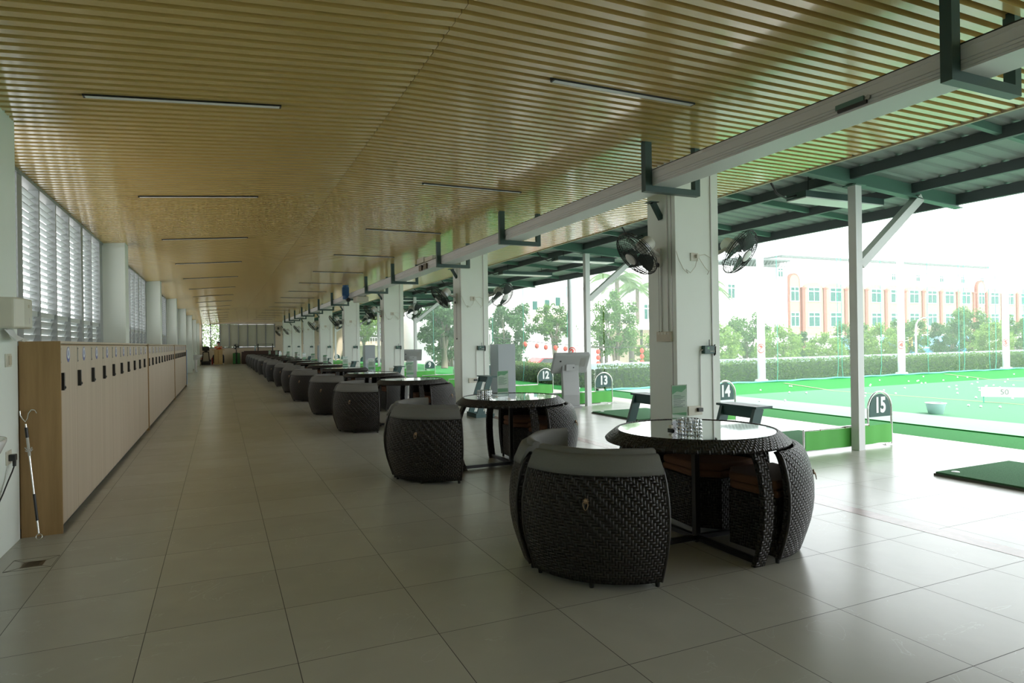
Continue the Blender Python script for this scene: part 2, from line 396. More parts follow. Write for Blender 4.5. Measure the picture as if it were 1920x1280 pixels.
def thing(name, label, cat, loc=(0,0,0), rz=0.0, group=None):
    e = bpy.data.objects.new(name, None); COL.objects.link(e); e.empty_display_size = 0.1
    e.location = loc; e.rotation_euler = (0, 0, rz)
    return tag(e, label, cat, group)
def kids(o): return [c for c in list(COL.objects) if c.parent is o]
_tree = {}
def dup(root, loc, rz=None, label=None, group=None, scale=None):
    ch = _tree.get(root.name)
    if ch is None:
        ch = [(c, kids(c)) for c in kids(root)]; _tree[root.name] = ch
    r = root.copy(); COL.objects.link(r); r.location = loc
    if rz is not None: r.rotation_euler = (0, 0, rz)
    if scale is not None: r.scale = (scale,)*3 if isinstance(scale, (int, float)) else scale
    if label: r['label'] = label
    if group: r['group'] = group
    for c, gs in ch:
        d = c.copy(); COL.objects.link(d); d.parent = r
        for g in gs:
            e = g.copy(); COL.objects.link(e); e.parent = d
    return r
def struct(mb, name, mats, parent=None, bevel=0.0):
    o = mb.build(name, mats, parent, bevel)
    if parent is None: o['kind'] = 'structure'
    return o
def text(name, s, size, material, parent, mw, extrude=0.001, bold=0.0, align='CENTER'):
    c = bpy.data.curves.new(name, 'FONT'); c.body = s; c.size = size; c.extrude = extrude; c.offset = bold
    c.align_x = align; c.align_y = 'CENTER'
    t = bpy.data.objects.new(name, c); COL.objects.link(t)
    me = bpy.data.meshes.new_from_object(t.evaluated_get(bpy.context.evaluated_depsgraph_get()))
    bpy.data.objects.remove(t); bpy.data.curves.remove(c)
    me.materials.clear(); me.materials.append(M[material])
    o = bpy.data.objects.new(name, me); COL.objects.link(o); o.parent = parent; o.matrix_local = mw
    return o
def face_matrix(pos, xdir, ydir):
    x = Vector(xdir).normalized(); y = Vector(ydir).normalized(); z = x.cross(y)
    m = Matrix((x, y, z)).transposed().to_4x4(); m.translation = Vector(pos); return m
ORD = 'first second third fourth fifth sixth seventh eighth ninth tenth eleventh twelfth thirteenth fourteenth fifteenth sixteenth seventeenth eighteenth nineteenth twentieth'.split()
FAR, NEAR = 51.0, -6.0
PY = [5.04+6.11*k for k in range(-1, 8)]          # column rhythm along the hall

# ================================================================== SETTING
struct(MB().box(-1.9, 8.18, NEAR, FAR+0.3, -0.12, 0), 'floor', 'floor')
struct(MB().box(4.225, 4.37, NEAR, FAR, 0.0, 0.0012), 'trim_1', 'redstrip')
def zleft(x): return 2.845 + 0.078*(x+1.264)
RX, RZ = 1.185, 3.036
# slatted ceiling: baffles run across the hall, sloped on the window side, level beyond the ridge
mb = MB(); y = NEAR
WL, HT = 0.055, 0.075
while y < FAR:
    x0, x1 = -1.62, RX
    for (xa, za, xb, zb) in ((x0, zleft(x0), RX-0.002, RZ), (RX+0.002, RZ, 5.585, RZ)):
        v = [(xa,y,za),(xb,y,zb),(xb,y+WL,zb),(xa,y+WL,za),(xa,y,za+HT),(xb,y,zb+HT),(xb,y+WL,zb+HT),(xa,y+WL,za+HT)]
        mb.add(v, [(0,3,2,1),(4,5,6,7),(0,1,5,4),(1,2,6,5),(2,3,7,6),(3,0,4,7)])
    y += 0.1
ceiling = struct(mb, 'ceiling', 'slat')
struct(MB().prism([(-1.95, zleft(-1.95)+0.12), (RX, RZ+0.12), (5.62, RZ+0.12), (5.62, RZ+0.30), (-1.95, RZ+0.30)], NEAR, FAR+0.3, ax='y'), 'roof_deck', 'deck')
struct(MB().box(5.585, 5.61, NEAR, FAR, RZ-0.012, RZ+0.16), 'trim_2', 'trimwood')
# window-side walls
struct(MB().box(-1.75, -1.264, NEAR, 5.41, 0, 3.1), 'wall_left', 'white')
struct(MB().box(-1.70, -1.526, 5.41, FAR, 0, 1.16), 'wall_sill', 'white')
struct(MB().box(-1.72, 9.0, FAR, FAR+0.3, 0, 1.13).box(-1.72, -1.2, FAR, FAR+0.3, 1.13, 3.3).box(3.74, 9.0, FAR, FAR+0.3, 1.13, 3.3).box(-1.2, 3.74, FAR, FAR+0.3, 2.90, 3.3), 'wall_far', 'cream')
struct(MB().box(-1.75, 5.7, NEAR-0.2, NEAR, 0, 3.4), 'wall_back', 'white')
LY = [11.02+6.12*k for k in range(7)]
for k, y in enumerate(LY):
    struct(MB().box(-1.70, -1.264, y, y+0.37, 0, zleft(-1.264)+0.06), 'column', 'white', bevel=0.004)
# louvred windows between the window-side columns
def louvres(mb, y0, y1, z0, z1, tilt, pitch, w, x=-1.60):
    z = z0+pitch*0.6; t = math.radians(tilt); dx, dz = math.cos(t)*w/2, math.sin(t)*w/2
    nx, nz = math.sin(t)*0.002, math.cos(t)*0.002
    while z < z1-0.01:
        v = []
        for yy in (y0, y1):
            v += [(x-dx-nx, yy, z-dz+nz), (x+dx-nx, yy, z+dz+nz), (x+dx+nx, yy, z+dz-nz), (x-dx+nx, yy, z-dz-nz)]
        mb.add(v, [(0,1,2,3),(7,6,5,4),(0,4,5,1),(1,5,6,2),(2,6,7,3),(3,7,4,0)])
        z += pitch
bays = [(5.41, 11.02)] + [(LY[k]+0.37, LY[k+1]) for k in range(6)] + [(LY[6]+0.37, FAR)]
for k, (a, b) in enumerate(bays):
    o0 = b - 5.75
    ms = [(o0+0.03, 0.05), (o0+0.75, 0.035), (o0+1.49, 0.15), (o0+2.15, 0.035), (o0+2.83, 0.035), (o0+3.49, 0.035), (o0+4.22, 0.13), (o0+4.86, 0.035), (o0+5.62, 0.22)]
    ms = [(max(p, a+w/2), w) for p, w in ms if p > a-0.02]
    if k == 0: ms = [(a+.015, .03)] + ms
    if k == 7: ms = [(a+0.04, .06), (a+1.0, .035), (a+2.0, .06), (b-0.05, .06)]
    fr = MB(); zt = zleft(-1.526)+0.02
    for p, w in ms: fr.box(-1.63, -1.55, p-w/2, p+w/2, 1.16, zt)
    fr.box(-1.65, -1.53, a, b, 1.16, 1.22).box(-1.64, -1.54, a, b, zt-0.05, zt)
    w = struct(fr, 'window_%d' % (k+1), 'louvreframe')
    for (p, wp), (q, wq) in zip(ms, ms[1:]):
        y0, y1 = p+wp/2, q-wq/2
        if y1-y0 < 0.1: continue
        m = MB(); louvres(m, y0, y1, 1.65, zt-0.05, 20, 0.0645, 0.052); m.build('louvre_panel', 'louvre', w)
        m = MB(); louvres(m, y0, y1, 1.22, 1.62, 70, 0.068, 0.066); m.box(-1.62, -1.57, y0, y1, 1.60, 1.65); m.build('lower_louvre_panel', 'louvre', w)
# far-end window: two open louvre bays, six closed ones
fr = MB(); Yf = FAR
fr.box(-1.2, 3.74, Yf+0.02, Yf+0.14, 1.13, 1.21).box(-1.2, 3.74, Yf+0.02, Yf+0.14, 2.86, 2.92)
edges = [-1.18, -0.62, -0.02, 0.60, 1.22, 1.84, 2.46, 3.08, 3.70]
for e in edges: fr.box(e-0.035, e+0.035, Yf+0.02, Yf+0.14, 1.2, 2.9)
w = struct(fr, 'window_9', 'louvreframe')
for i, (a, b) in enumerate(zip(edges, edges[1:])):
    m = MB(); tilt = 12 if i < 2 else 78; z = 1.25; t = math.radians(tilt)
    while z < 2.86:
        dy, dz = math.cos(t)*0.033, math.sin(t)*0.033
        m.add([(a+0.035, Yf+0.08-dy, z+dz), (b-0.035, Yf+0.08-dy, z+dz), (b-0.035, Yf+0.08+dy, z-dz), (a+0.035, Yf+0.08+dy, z-dz),
               (a+0.035, Yf+0.08-dy, z+dz+0.004), (b-0.035, Yf+0.08-dy, z+dz+0.004), (b-0.035, Yf+0.08+dy, z-dz+0.004), (a+0.035, Yf+0.08+dy, z-dz+0.004)],
              [(0,3,2,1),(4,5,6,7),(0,1,5,4),(1,2,6,5),(2,3,7,6),(3,0,4,7)])
        z += 0.058
    m.build('louvre_panel', 'louvreolive', w)
# open-side columns
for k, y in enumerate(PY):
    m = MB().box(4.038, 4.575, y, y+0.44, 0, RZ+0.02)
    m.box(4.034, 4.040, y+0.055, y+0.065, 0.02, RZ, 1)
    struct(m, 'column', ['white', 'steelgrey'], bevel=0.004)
# canopy over the tees
def zraf(x): return 3.085-0.07*(x-5.9)
canopy = MB(); vs, fs = [], []; ys = []; y = NEAR; k = 0
prof = []
while y < FAR:
    prof += [(y, 0.0), (y+0.13, 0.0), (y+0.15, 0.022), (y+0.20, 0.022)]; y += 0.22
for yy, dz in prof:
    for x in (5.55, 8.62): vs += [(x, yy, zraf(x)+0.175+dz)]
for i in range(len(prof)-1): fs.append((2*i, 2*i+1, 2*i+3, 2*i+2))
n = len(vs); vs += [(a, b, c+0.02) for a, b, c in vs]; fs += [tuple(n+q for q in f)[::-1] for f in fs]
canopy.add(vs, fs)
roof = struct(canopy, 'canopy_roof', 'canopysheet')
POSTY = [5.05, 11.0, 17.13, 23.40, 29.50, 35.60, 41.70, 47.80]
for y in [POSTY[0]-6.11]+POSTY:
    m = MB()
    m.prism([(5.6, zraf(5.6)+0.012), (8.56, zraf(8.56)+0.012), (8.56, zraf(8.56)+0.17), (5.6, zraf(5.6)+0.17)], y+0.045, y+0.055, ax='y')
    m.prism([(5.6, zraf(5.6)), (8.56, zraf(8.56)), (8.56, zraf(8.56)+0.012), (5.6, zraf(5.6)+0.012)], y, y+0.10, ax='y')
    m.build('rafter', 'canopygreen', roof)
    for q in (1, 2, 3):
        yy = y+6.11*q/4
        MB().prism([(5.6, zraf(5.6)+0.10), (8.5, zraf(8.5)+0.10), (8.5, zraf(8.5)+0.172), (5.6, zraf(5.6)+0.172)], yy, yy+0.05, ax='y').build('secondary_rafter', 'canopygreen', roof)
for x in (6.57, 7.64):
    MB().box(x, x+0.05, NEAR, FAR, zraf(x)+0.06, zraf(x)+0.172).build('purlin', 'purlin', roof)
MB().box(8.50, 8.56, NEAR, FAR, zraf(8.5)+0.04, zraf(8.5)+0.172).build('fascia', 'purlin', roof)
# outdoor ground
struct(MB().box(8.18, 75, -20, 14.9, -0.5, -0.012).box(8.18, 11.5, 14.9, 60, -0.5, -0.012), 'field', 'turf')
struct(MB().box(9.2, 10.6, -20, 14.2, -0.012, -0.004), 'field_grey_strip', 'turfgrey')
struct(MB().box(8.18, 9.17, -20, 14.2, -0.012, -0.004), 'field_edge_strip', 'turfstrip')
struct(MB().box(10.6, 75, -20, 11.4, -0.012, -0.006), 'field_worn_strip', 'turfpale')
struct(MB().box(9.17, 9.20, -20, 14.2, -0.012, 0.012), 'kerb', 'turf')
struct(MB().box(13.47, 13.55, -20, 11.0, -0.006, -0.002).prism([(13.47, 11.0), (13.55, 11.0), (14.75, 13.6), (14.65, 13.6)], -0.006, -0.002).box(20.25, 20.33, -20, 11.2, -0.006, -0.002).prism([(20.25, 11.2), (20.33, 11.2), (22.3, 13.8), (22.18, 13.8)], -0.006, -0.002), 'field_marking_line', 'line')
struct(MB().box(9.6, 140, 14.9, 110, -2.4, -2.0).box(-60, 9.6, 60, 110, -2.4, -2.0), 'street', 'street')
struct(MB().box(-60, -1.9, -30, 110, -0.6, -0.15), 'yard_ground', 'street')
struct(MB().box(-1.9, 8.18, FAR+0.3, 60, -0.6, -0.12), 'rear_ground', 'street')

# ================================================================== WICKER SETS
PROF = [(0.03, .527), (0.08, .545), (0.14, .565), (0.20, .583), (0.27, .597), (0.34, .604), (0.41, .604), (0.48, .596), (0.55, .580), (0.60, .562), (0.625, .548), (0.635, .536)]
def rprof(z):
    for (z0, r0), (z1, r1) in zip(PROF, PROF[1:]):
        if z <= z1: return r0+(r1-r0)*(z-z0)/(z1-z0)
    return PROF[-1][1]
HALF = math.radians(41.6)
def make_chair():
    t = thing('wicker_armchair', 'x', 'chair')
    # barrel quarter: outer skin, rolled top, inner skin, both edges
    outer = [(r, z) for z, r in PROF]; top = [(.524, .644), (.512, .646), (.500, .642)]
    inner = [(r-.045, z) for z, r in PROF][::-1]
    loop = outer+top+inner; n = 28; mb = MB(); k = len(loop)
    d = [0.0]
    for i in range(1, k): d.append(d[-1]+math.dist(loop[i], loop[i-1]))
    vs, fs, uvs = [], [], []
    for i in range(n+1):
        a = -HALF+2*HALF*i/n
        for r, z in loop: vs.append((r*math.cos(a), r*math.sin(a), z))
    for i in range(n):
        ua, ub = .6*2*HALF*i/n, .6*2*HALF*(i+1)/n
        for j in range(k-1):
            fs.append((i*k+j, (i+1)*k+j, (i+1)*k+j+1, i*k+j+1)); uvs.append(((ua, d[j]), (ub, d[j]), (ub, d[j+1]), (ua, d[j+1])))
        fs.append((i*k+k-1, (i+1)*k+k-1, (i+1)*k, i*k)); uvs.append(((ua, 0), (ub, 0), (ub, .04), (ua, .04)))
    mb.add(vs, fs, 0, True, uvs)
    for i, flip in ((0, False), (n, True)):
        f2, u2 = [], []
        m = len(outer)
        for j in range(m-1):
            q = (i*k+j, i*k+j+1, i*k+k-2-j, i*k+k-1-j); f2.append(q if not flip else q[::-1])
            z0, z1 = outer[j][1], outer[j+1][1]; uu = ((0, z0), (0, z1), (.045, z1), (.045, z0)); u2.append(uu if not flip else uu[::-1])
        q = tuple(i*k+m-1+j for j in range(5)); f2.append(q if not flip else q[::-1]); u2.append(((0, .68),)*5)
        mb.add(vs, f2, 0, False, u2)
    mb.build('back_shell', 'wicker', t)
    # rolled rattan along both upright edges
    for sgn in (-1, 1):
        pts = [((r-.004)*math.cos(sgn*HALF), (r-.004)*math.sin(sgn*HALF), z) for z, r in PROF]
        MB().tube(pts, .0085, 6).build('edge_roll', 'wickerflat', t)
    # seat: a wedge with flat woven front faces
    def wedge(ri, ro, h, n=14):
        p = [(ro*math.cos(-h+2*h*i/n), ro*math.sin(-h+2*h*i/n)) for i in range(n+1)]
        return [(ri*math.cos(h), ri*math.sin(h))][:0]+p+[(ri*math.cos(h), ri*math.sin(h)), (ri*math.cos(-h), ri*math.sin(-h))]
    MB().prism(wedge(.15, .50, HALF*.98), .03, .365, uv=True).build('seat_base', 'wicker', t)
    for i, (z0, z1) in enumerate(((.366, .412), (.413, .468))):
        c = MB().prism(wedge(.155-.006*i, .505-.01*i, HALF*.965), z0, z1).build('seat_cushion', 'brownfabric', t)
        b = c.modifiers.new('bevel', 'BEVEL'); b.width = .018; b.segments = 3; b.limit_method = 'ANGLE'; b.angle_limit = .6
    # brass ring pull
    a = MB(); r0 = rprof(.47)+.004
    a.T = Matrix.Translation((r0, 0, .475)) @ Matrix.Rotation(-0.18, 4, 'Y') @ Matrix.Diagonal((.8, .8, .8, 1))
    a.cyl((-.006, 0, 0), (.006, 0, 0), .017, .012, 10).cyl((.004, 0, -.008), (.012, 0, -.010), .007, .005, 8)
    for q in range(7): a.ball((.002, .015*math.cos(q*.9), .015*math.sin(q*.9)), .006, 6, 4)
    p = [(.010, .016*math.sin(s)*(1 if abs(math.sin(s)) > .2 else 1), -.030-.022*math.cos(s)*(-1)) for s in [2*PI*i/16 for i in range(16)]]
    p = [(.010, -.016, -.010), (.010, -.016, -.028), (.010, -.009, -.048), (.010, 0, -.058), (.010, .009, -.048), (.010, .016, -.028), (.010, .016, -.010), (.010, 0, -.008)]
    a.tube(p, .0032, 6, closed=True)
    a.build('ring_pull', 'brass', t)
    for ang, r in ((-HALF*.97, .50), (HALF*.97, .50), (0, .505)):
        MB().cyl((r*math.cos(ang), r*math.sin(ang), 0), (r*math.cos(ang), r*math.sin(ang), .034), .012, .015, 10).build('foot', 'black', t)
    return t
chair_plain = make_chair()
def add_back_cushion(t):
    ro, ri = [], []
    sec = [(rprof(.603)+.003, .603), (rprof(.603)+.013, .600), (.560, .63), (.549, .655), (.536, .678), (.527, .692), (.512, .700), (.498, .697), (.492, .702),
           (.492, .712), (.484, .722), (.468, .725), (.452, .718), (.444, .703), (.440, .68), (.450, .60), (.455, .52), (.452, .475), (.50, .475), (.545, .52), (.530, .60), (.492, .648), (.500, .668), (.516, .668), (.533, .650), (.545, .63)]
    n, k = 26, len(sec); vs, fs = [], []; h = HALF*.985
    for i in range(n+1):
        s = -1+2*i/n; a = h*s
        for j, (r, z) in enumerate(sec):
            w = 0.0025*math.sin(9*a+j)*(1 if 8 <= j <= 15 else .4)
            vs.append(((r+w)*math.cos(a), (r+w)*math.sin(a), z+w))
    for i in range(n):
        for j in range(k): fs.append((i*k+j, (i+1)*k+j, (i+1)*k+(j+1) % k, i*k+(j+1) % k))
    mb = MB().add(vs, fs, 0, True)
    mb.add(vs[:k], [tuple(range(k))], 0, False).add(vs[-k:], [tuple(range(k))[::-1]], 0, False)
    return mb.build('back_cushion', 'greyfabric', t)
def make_table():
    t = thing('wicker_round_table', 'x', 'table')
    MB().lathe([(0, .712), (.486, .712), (.489, .716), (.486, .721), (0, .721)], 64, smooth=False).build('glass_top', 'mirrorglass', t)
    MB().lathe([(.488, .714), (.492, .724), (.500, .726), (.520, .712), (.545, .692), (.566, .674), (.573, .664), (.568, .654), (.540, .650), (.40, .650)], 72, uv=True).build('rim', 'wicker', t)
    MB().lathe([(0, .655), (.41, .655), (.41, .700), (0, .700)], 48).build('under_frame', 'blacksteel', t)
    LP = [(.0, .518), (.08, .55), (.16, .573), (.24, .588), (.33, .596), (.42, .592), (.50, .578), (.58, .553), (.652, .515)]
    for q in range(4):
        m = MB(); m.T = Matrix.Rotation(q*PI/2, 4, 'Z'); vs, fs, uvs = [], [], []
        for z, r in LP:
            for dr, dy in ((-.016, -.036), (.016, -.036), (.016, .036), (-.016, .036)): vs.append((r+dr, dy, z))
        for i in range(len(LP)-1):
            for j in range(4):
                fs.append((i*4+j, i*4+(j+1) % 4, i*4+4+(j+1) % 4, i*4+4+j))
                wj = (.032, .072, .032, .072)[j]; z0, z1 = LP[i][0], LP[i+1][0]; uvs.append(((0, z0), (wj, z0), (wj, z1), (0, z1)))
        m.add(vs, fs, 0, False, uvs); m.add(vs[:4], [(0, 3, 2, 1)]); m.add(vs[-4:], [(0, 1, 2, 3)])
        m.build('leg', 'wicker', t)
        b = MB(); b.T = Matrix.Rotation(q*PI/2, 4, 'Z'); b.box(.018, .505, -.016, .016, .012, .042); b.build('base_bar', 'blacksteel', t)
    MB().box(-.018, .018, -.018, .018, .0, .655).build('centre_post', 'blacksteel', t)
    return t
chair_cush = dup(chair_plain, (0, 0, 0)); add_back_cushion(chair_cush)
table_proto = make_table()
TX = 2.77
SETS = [3.29, 6.18, 10.12, 12.84, 15.95, 18.90, 21.95, 24.9, 27.9, 30.9, 33.9, 36.9, 39.9, 42.8, 45.6]
PULL = [3.28, 6.12, 9.88, 12.55, 15.76, 18.65, 21.58, 24.6, 27.5, 30.6, 33.6, 36.6, 39.5, 42.5, 45.4]
def place_first(proto, used, loc, rz, label, group):
    if proto.name not in used:
        used.add(proto.name); proto.location = loc; proto.rotation_euler = (0, 0, rz); proto['label'] = label; proto['group'] = group; return proto
    return dup(proto, loc, rz, label, group)
used = set()
for i, (ty, py) in enumerate(zip(SETS, PULL)):
    o = ORD[i]; r = random.Random(i)
    tx = TX + (0 if i < 2 else r.uniform(-.03, .03))
    place_first(table_proto, used, (tx, ty, 0), 0, 'round dark wicker table with glass top, %s of the row from the basin end' % o, 'round wicker tables')
    px = 2.12 if i == 0 else (2.03 if i == 1 else 2.08+r.uniform(-.04, .04))
    place_first(chair_cush, used, (px, py, 0), math.radians(225), 'grey-cushioned wicker chair pulled to the aisle, basin side of the %s table' % o, 'pulled out wicker chairs')
    place_first(chair_cush, used, (px, py+.012, 0), math.radians(135), 'grey-cushioned wicker chair pulled to the aisle, far side of the %s table' % o, 'pulled out wicker chairs')
    nx = tx+.10
    place_first(chair_plain, used, (nx, ty-.03, 0), math.radians(-45), 'wicker chair tucked under the %s table, tee side, basin half' % o, 'tucked in wicker chairs')
    place_first(chair_plain, used, (nx, ty+.03, 0), math.radians(45), 'wicker chair tucked under the %s table, tee side, far half' % o, 'tucked in wicker chairs')
# table-top things
def make_menu():
    t = thing('menu_stand', 'x', 'menu')
    MB().box(-.065, .065, -.0025, .0025, .012, .285).build('acrylic_sleeve', 'acrylic', t)
    MB().box(-.062, .062, -.0009, .0009, .05, .283).build('menu_sheet', 'paper', t)
    m = MB()
    m.prism([(-.060, .228), (-.02, .245), (.02, .238), (.060, .262), (.060, .28), (-.060, .28)], -.0016, -.001, 0, 'y').box(-.060, .060, -.0016, -.001, .072, .108, 0).box(-.060, .060, -.0016, -.001, .05, .060, 1)
    for q in range(9): m.box(-.050, .03+.02*math.sin(q*2.1), -.0016, -.001, .145+q*.009, .148+q*.009, 2)
    m.lathe([(0, 0), (.016, 0)], 16, a0=0, a1=2*PI, m=1) if False else None
    m.build('menu_print', ['papergreen', 'paperblue', 'ink'], t)
    MB().box(-.075, .075, -.03, .03, 0, .012).build('acrylic_base', 'acrylic', t)
    MB().cyl((-.074, -.012, .026), (-.074, .012, .026), .010, None, 10).build('clip', 'ivory', t)
    return t
menu = make_menu()
MENU = {0: (2.657, 3.30, .1), 1: (2.591, 5.964, .12), 2: (2.755, 10.06, .1), 3: (2.745, 12.9, .1), 4: (2.70, 15.6, .2), 5: (2.66, 18.5, .1), 6: (2.75, 21.8, .1), 7: (2.8, 24.7, .2), 8: (2.85, 27.8, 0), 9: (2.8, 30.8, .1), 10: (2.7, 33.8, .1), 11: (2.75, 36.8, 0), 12: (2.6, 39.8, 0)}
for i, (x, y, rz) in MENU.items():
    place_first(menu, used, (x, y, .7215), rz, 'small clear menu stand on the %s wicker table from the basin end' % ORD[i], 'menu stands on the tables')
def make_ashtray():
    t = thing('crystal_ashtray', 'x', 'ashtray')
    m = MB(); n = 22
    for k in range(4):
        z0, z1 = .002+k*.022, .002+(k+1)*.022
        for q in range(n):
            a = 2*PI*q/n; b = 2*PI*(q+1)/n; c = (a+b)/2; R = .072; Rk = .080
            P = lambda an, r, z: (r*math.cos(an), r*math.sin(an), z)
            v = [P(a, R, z0), P(b, R, z0), P(b, R, z1), P(a, R, z1), P(c, Rk, (z0+z1)/2)]
            m.add(v, [(0, 1, 4), (1, 2, 4), (2, 3, 4), (3, 0, 4)])
    m.lathe([(.072, .09), (.060, .092), (.055, .04), (0, .035)], n, smooth=False).lathe([(0, .002), (.072, .002)], n, smooth=False)
    m.build('cut_glass_bowl', 'crystal', t)
    return t
ash = make_ashtray()
place_first(ash, used, (2.60, 3.14, .7215), 0, 'cut crystal ashtray on the first wicker table from the basin end', 'crystal ashtrays')
place_first(ash, used, (2.43, 6.06, .7215), .2, 'cut crystal ashtray on the second wicker table from the basin end', 'crystal ashtrays')

# ================================================================== LOCKERS
def make_locker(y0, y1, idx):
    o = ORD[idx]
    t = thing('golf_bag_locker', 'pale wood locker bank with ten black latches, %s bank from the basin' % o, 'locker', (0, y0, 0), 0, 'locker banks under the louvred windows')
    L = y1-y0; H = 1.35; XF = -1.035
    cy = LY[idx]-y0
    body = MB().prism([(-1.262, .004), (XF-.02, .004), (XF-.02, L-.004), (-1.262, L-.004)], .06, H-.022)
    if True:
        a = (5.43-y0) if idx == 0 else (LY[idx-1]+.39-y0)
        body.box(-1.515, -1.263, max(.01, a), min(L-.01, cy-.02), .06, H-.03)
    body.build('carcass', 'lockerside', t)
    MB().box(-1.262, XF-.03, .02, L-.02, 0, .06).build('plinth', 'black', t)
    MB().box(-1.262, XF+.012, -.004, .016, 0, H).build('side_panel', 'lockerside', t)
    MB().box(-1.262, XF+.012, L-.018, L+.0, 0, H).build('side_panel', 'lockerside', t)
    MB().box(-1.262, XF+.004, .017, L-.019, H-.018, H).build('top_board', 'lockerdoor', t)
    n = 10; w = (L-.04)/n
    sp = None
    for q in range(n):
        a = .02+w*q
        d = MB().box(XF-.018, XF, a+.0015, a+w-.0015, .045, H-.032).build('door', 'lockerdoor', t)
        h = MB().box(XF, XF+.022, a+.03, a+.062, 1.00, 1.125).cyl((XF+.012, a+.06, 1.018), (XF+.012, a+.088, 1.018), .014, None, 10).box(XF+.005, XF+.02, a+.058, a+.092, 1.006, 1.03)
        h.build('latch', 'black', d)
        MB().box(XF, XF+.0035, a+.03, a+.05, 1.19, 1.305, 0).cyl((XF+.003, a+.04, 1.20), (XF+.005, a+.04, 1.20), .004, None, 8, 1).cyl((XF+.003, a+.04, 1.295), (XF+.005, a+.04, 1.295), .004, None, 8, 1).build('card_slot', ['steelgrey', 'black'], d)
        m = MB(); c = (XF+.001, a+.30, 1.252)
        oval = lambda ry, rz, zc: [(c[1]+ry*math.cos(2*PI*i/24), zc+rz*math.sin(2*PI*i/24)) for i in range(24)]
        m.prism(oval(.058, .057, c[2]), XF, XF+.0012, 0, 'x').prism(oval(.048, .042, c[2]+.009), XF, XF+.0018, 1, 'x')
        m.build('number_sticker', ['blueprint', 'sticker'], d)
        m = MB(); xx = XF+.0022; ya = a+.30
        for (y0, z0, y1, z1) in ((-.024, 1.240, -.018, 1.283), (-.018, 1.283, .008, 1.243), (.008, 1.243, .024, 1.283)): m.bar((xx, ya+y0, z0), (xx, ya+y1, z1), .0006, .005, up=(0, 1, .3))
        m.build('print_mark', 'blueprint', d)
    return t
make_locker(5.43, 11.52, 0); make_locker(11.53, 17.9, 1); make_locker(17.91, 23.75, 2)

# ================================================================== NEAR WALL THINGS
WX = -1.264
t = thing('paper_towel_dispenser', 'beige paper towel dispenser on the white wall above the basin', 'dispenser', (WX, 5.28, 0))
b = MB(); prof = [(0, -.20), (.10, -.20), (.135, -.14), (.135, .08), (.125, .12), (0, .12)]
b.prism([(p[0], p[1]) for p in [(0, -.32), (.09, -.32), (.125, -.24), (.125, -.05), (.115, -.035), (0, -.035)]], 1.43, 1.625); b.build('housing', 'ivory', t, bevel=.012)
MB().box(.124, .128, -.12, -.117, 1.46, 1.50).build('sight_slot', 'whiteplastic', t)
MB().box(.116, .128, -.145, -.118, 1.565, 1.585).build('lock', 'beigeplastic', t)
m = MB(); vs, fs = [], []
for i in range(13):
    yy = -.26+i*.021
    for j in range(4): vs.append((.02+.022*j+.012*math.sin(i*.9+j), yy, 1.43-.075*(j/3.0)**.5-.01*math.sin(i*.8)))
for i in range(12):
    for j in range(3): fs.append((i*4+j, i*4+4+j, i*4+5+j, i*4+1+j))
m.add(vs, fs, 0, True); m.build('paper_towel', 'tissue', t)
t = thing('light_switch', 'ivory light switch plate on the white wall above the basin', 'switch', (WX, 5.18, 1.225))
MB().box(0, .008, -.06, .06, -.043, .043).build('plate', 'ivory', t, bevel=.003); MB().box(.008, .012, -.005, .05, -.03, .03).build('rocker', 'beigeplastic', t, bevel=.002)
t = thing('wall_socket', 'ivory wall socket with a black plug beside the basin', 'socket', (WX, 5.16, .595))
MB().box(0, .008, -.055, .055, -.045, .045).build('plate', 'ivory', t, bevel=.003)
p = MB().box(.008, .045, -.025, .02, -.022, .02).cyl((.03, .015, .0), (.03, .015, -.06), .012, .010, 10); p.build('plug', 'black', t, bevel=.004)
MB().tube([(.03, .015, -.055), (.028, -.03, -.09), (.022, -.10, -.14), (.02, -.2, -.20), (.02, -.34, -.26), (.02, -.50, -.36), (.02, -.62, -.50), (.02, -.70, -.588)], .0045, 8).build('cable', 'black', t)
MB().tube([(.006, -.03, -.045), (.006, -.08, -.12), (.006, -.2, -.21), (.006, -.42, -.36), (.006, -.55, -.50), (.006, -.62, -.59)], .003, 6).build('thin_cable', 'whiteplastic', t)
def basin(loc, label, ped):
    t = thing('wash_basin', label, 'basin', loc, 0, None)
    m = MB(); n = 28; rings = []
    def ring(rx, ry, z, x0=0): return [(max(0, 0)+x0+rx*(1+math.cos(2*PI*i/n))*.5, ry*math.sin(2*PI*i/n), z) for i in range(n)]
    L = [ring(.16, .10, .62, .0), ring(.30, .20, .70, .0), ring(.40, .27, .80, 0), ring(.43, .29, .85, 0), ring(.43, .29, .865, 0), ring(.40, .27, .865, .015), ring(.36, .24, .82, .03), ring(.2, .12, .74, .08)]
    vs = [p for r in L for p in r]; fs = []
    for k in range(len(L)-1):
        for i in range(n): fs.append((k*n+i, k*n+(i+1) % n, (k+1)*n+(i+1) % n, (k+1)*n+i))
    fs += [tuple(range(n))[::-1], tuple((len(L)-1)*n+i for i in range(n))]
    m.add(vs, fs, 0, True); m.build('bowl', 'ceramic', t)
    MB().tube([(.05, 0, .865), (.05, 0, .96), (.07, 0, 1.0), (.13, 0, 1.01), (.16, 0, .98)], .011, 10).build('tap', 'chrome', t)
    if ped: MB().lathe([(.085, 0), (.07, .1), (.065, .5), (.09, .68)], 20, (.10, 0, 0)).build('pedestal', 'ceramic', t)
    return t
basin((WX+.005, 3.78, 0), 'white ceramic wash basin on the wall under the towel dispenser', True).scale = (.74, .9, 1)
basin((WX+.005, 36.6, 0), 'white ceramic basin far down the hall past the locker banks', True)
t = thing('drying_pole', 'steel forked drying pole leaning on the locker end panel', 'pole')
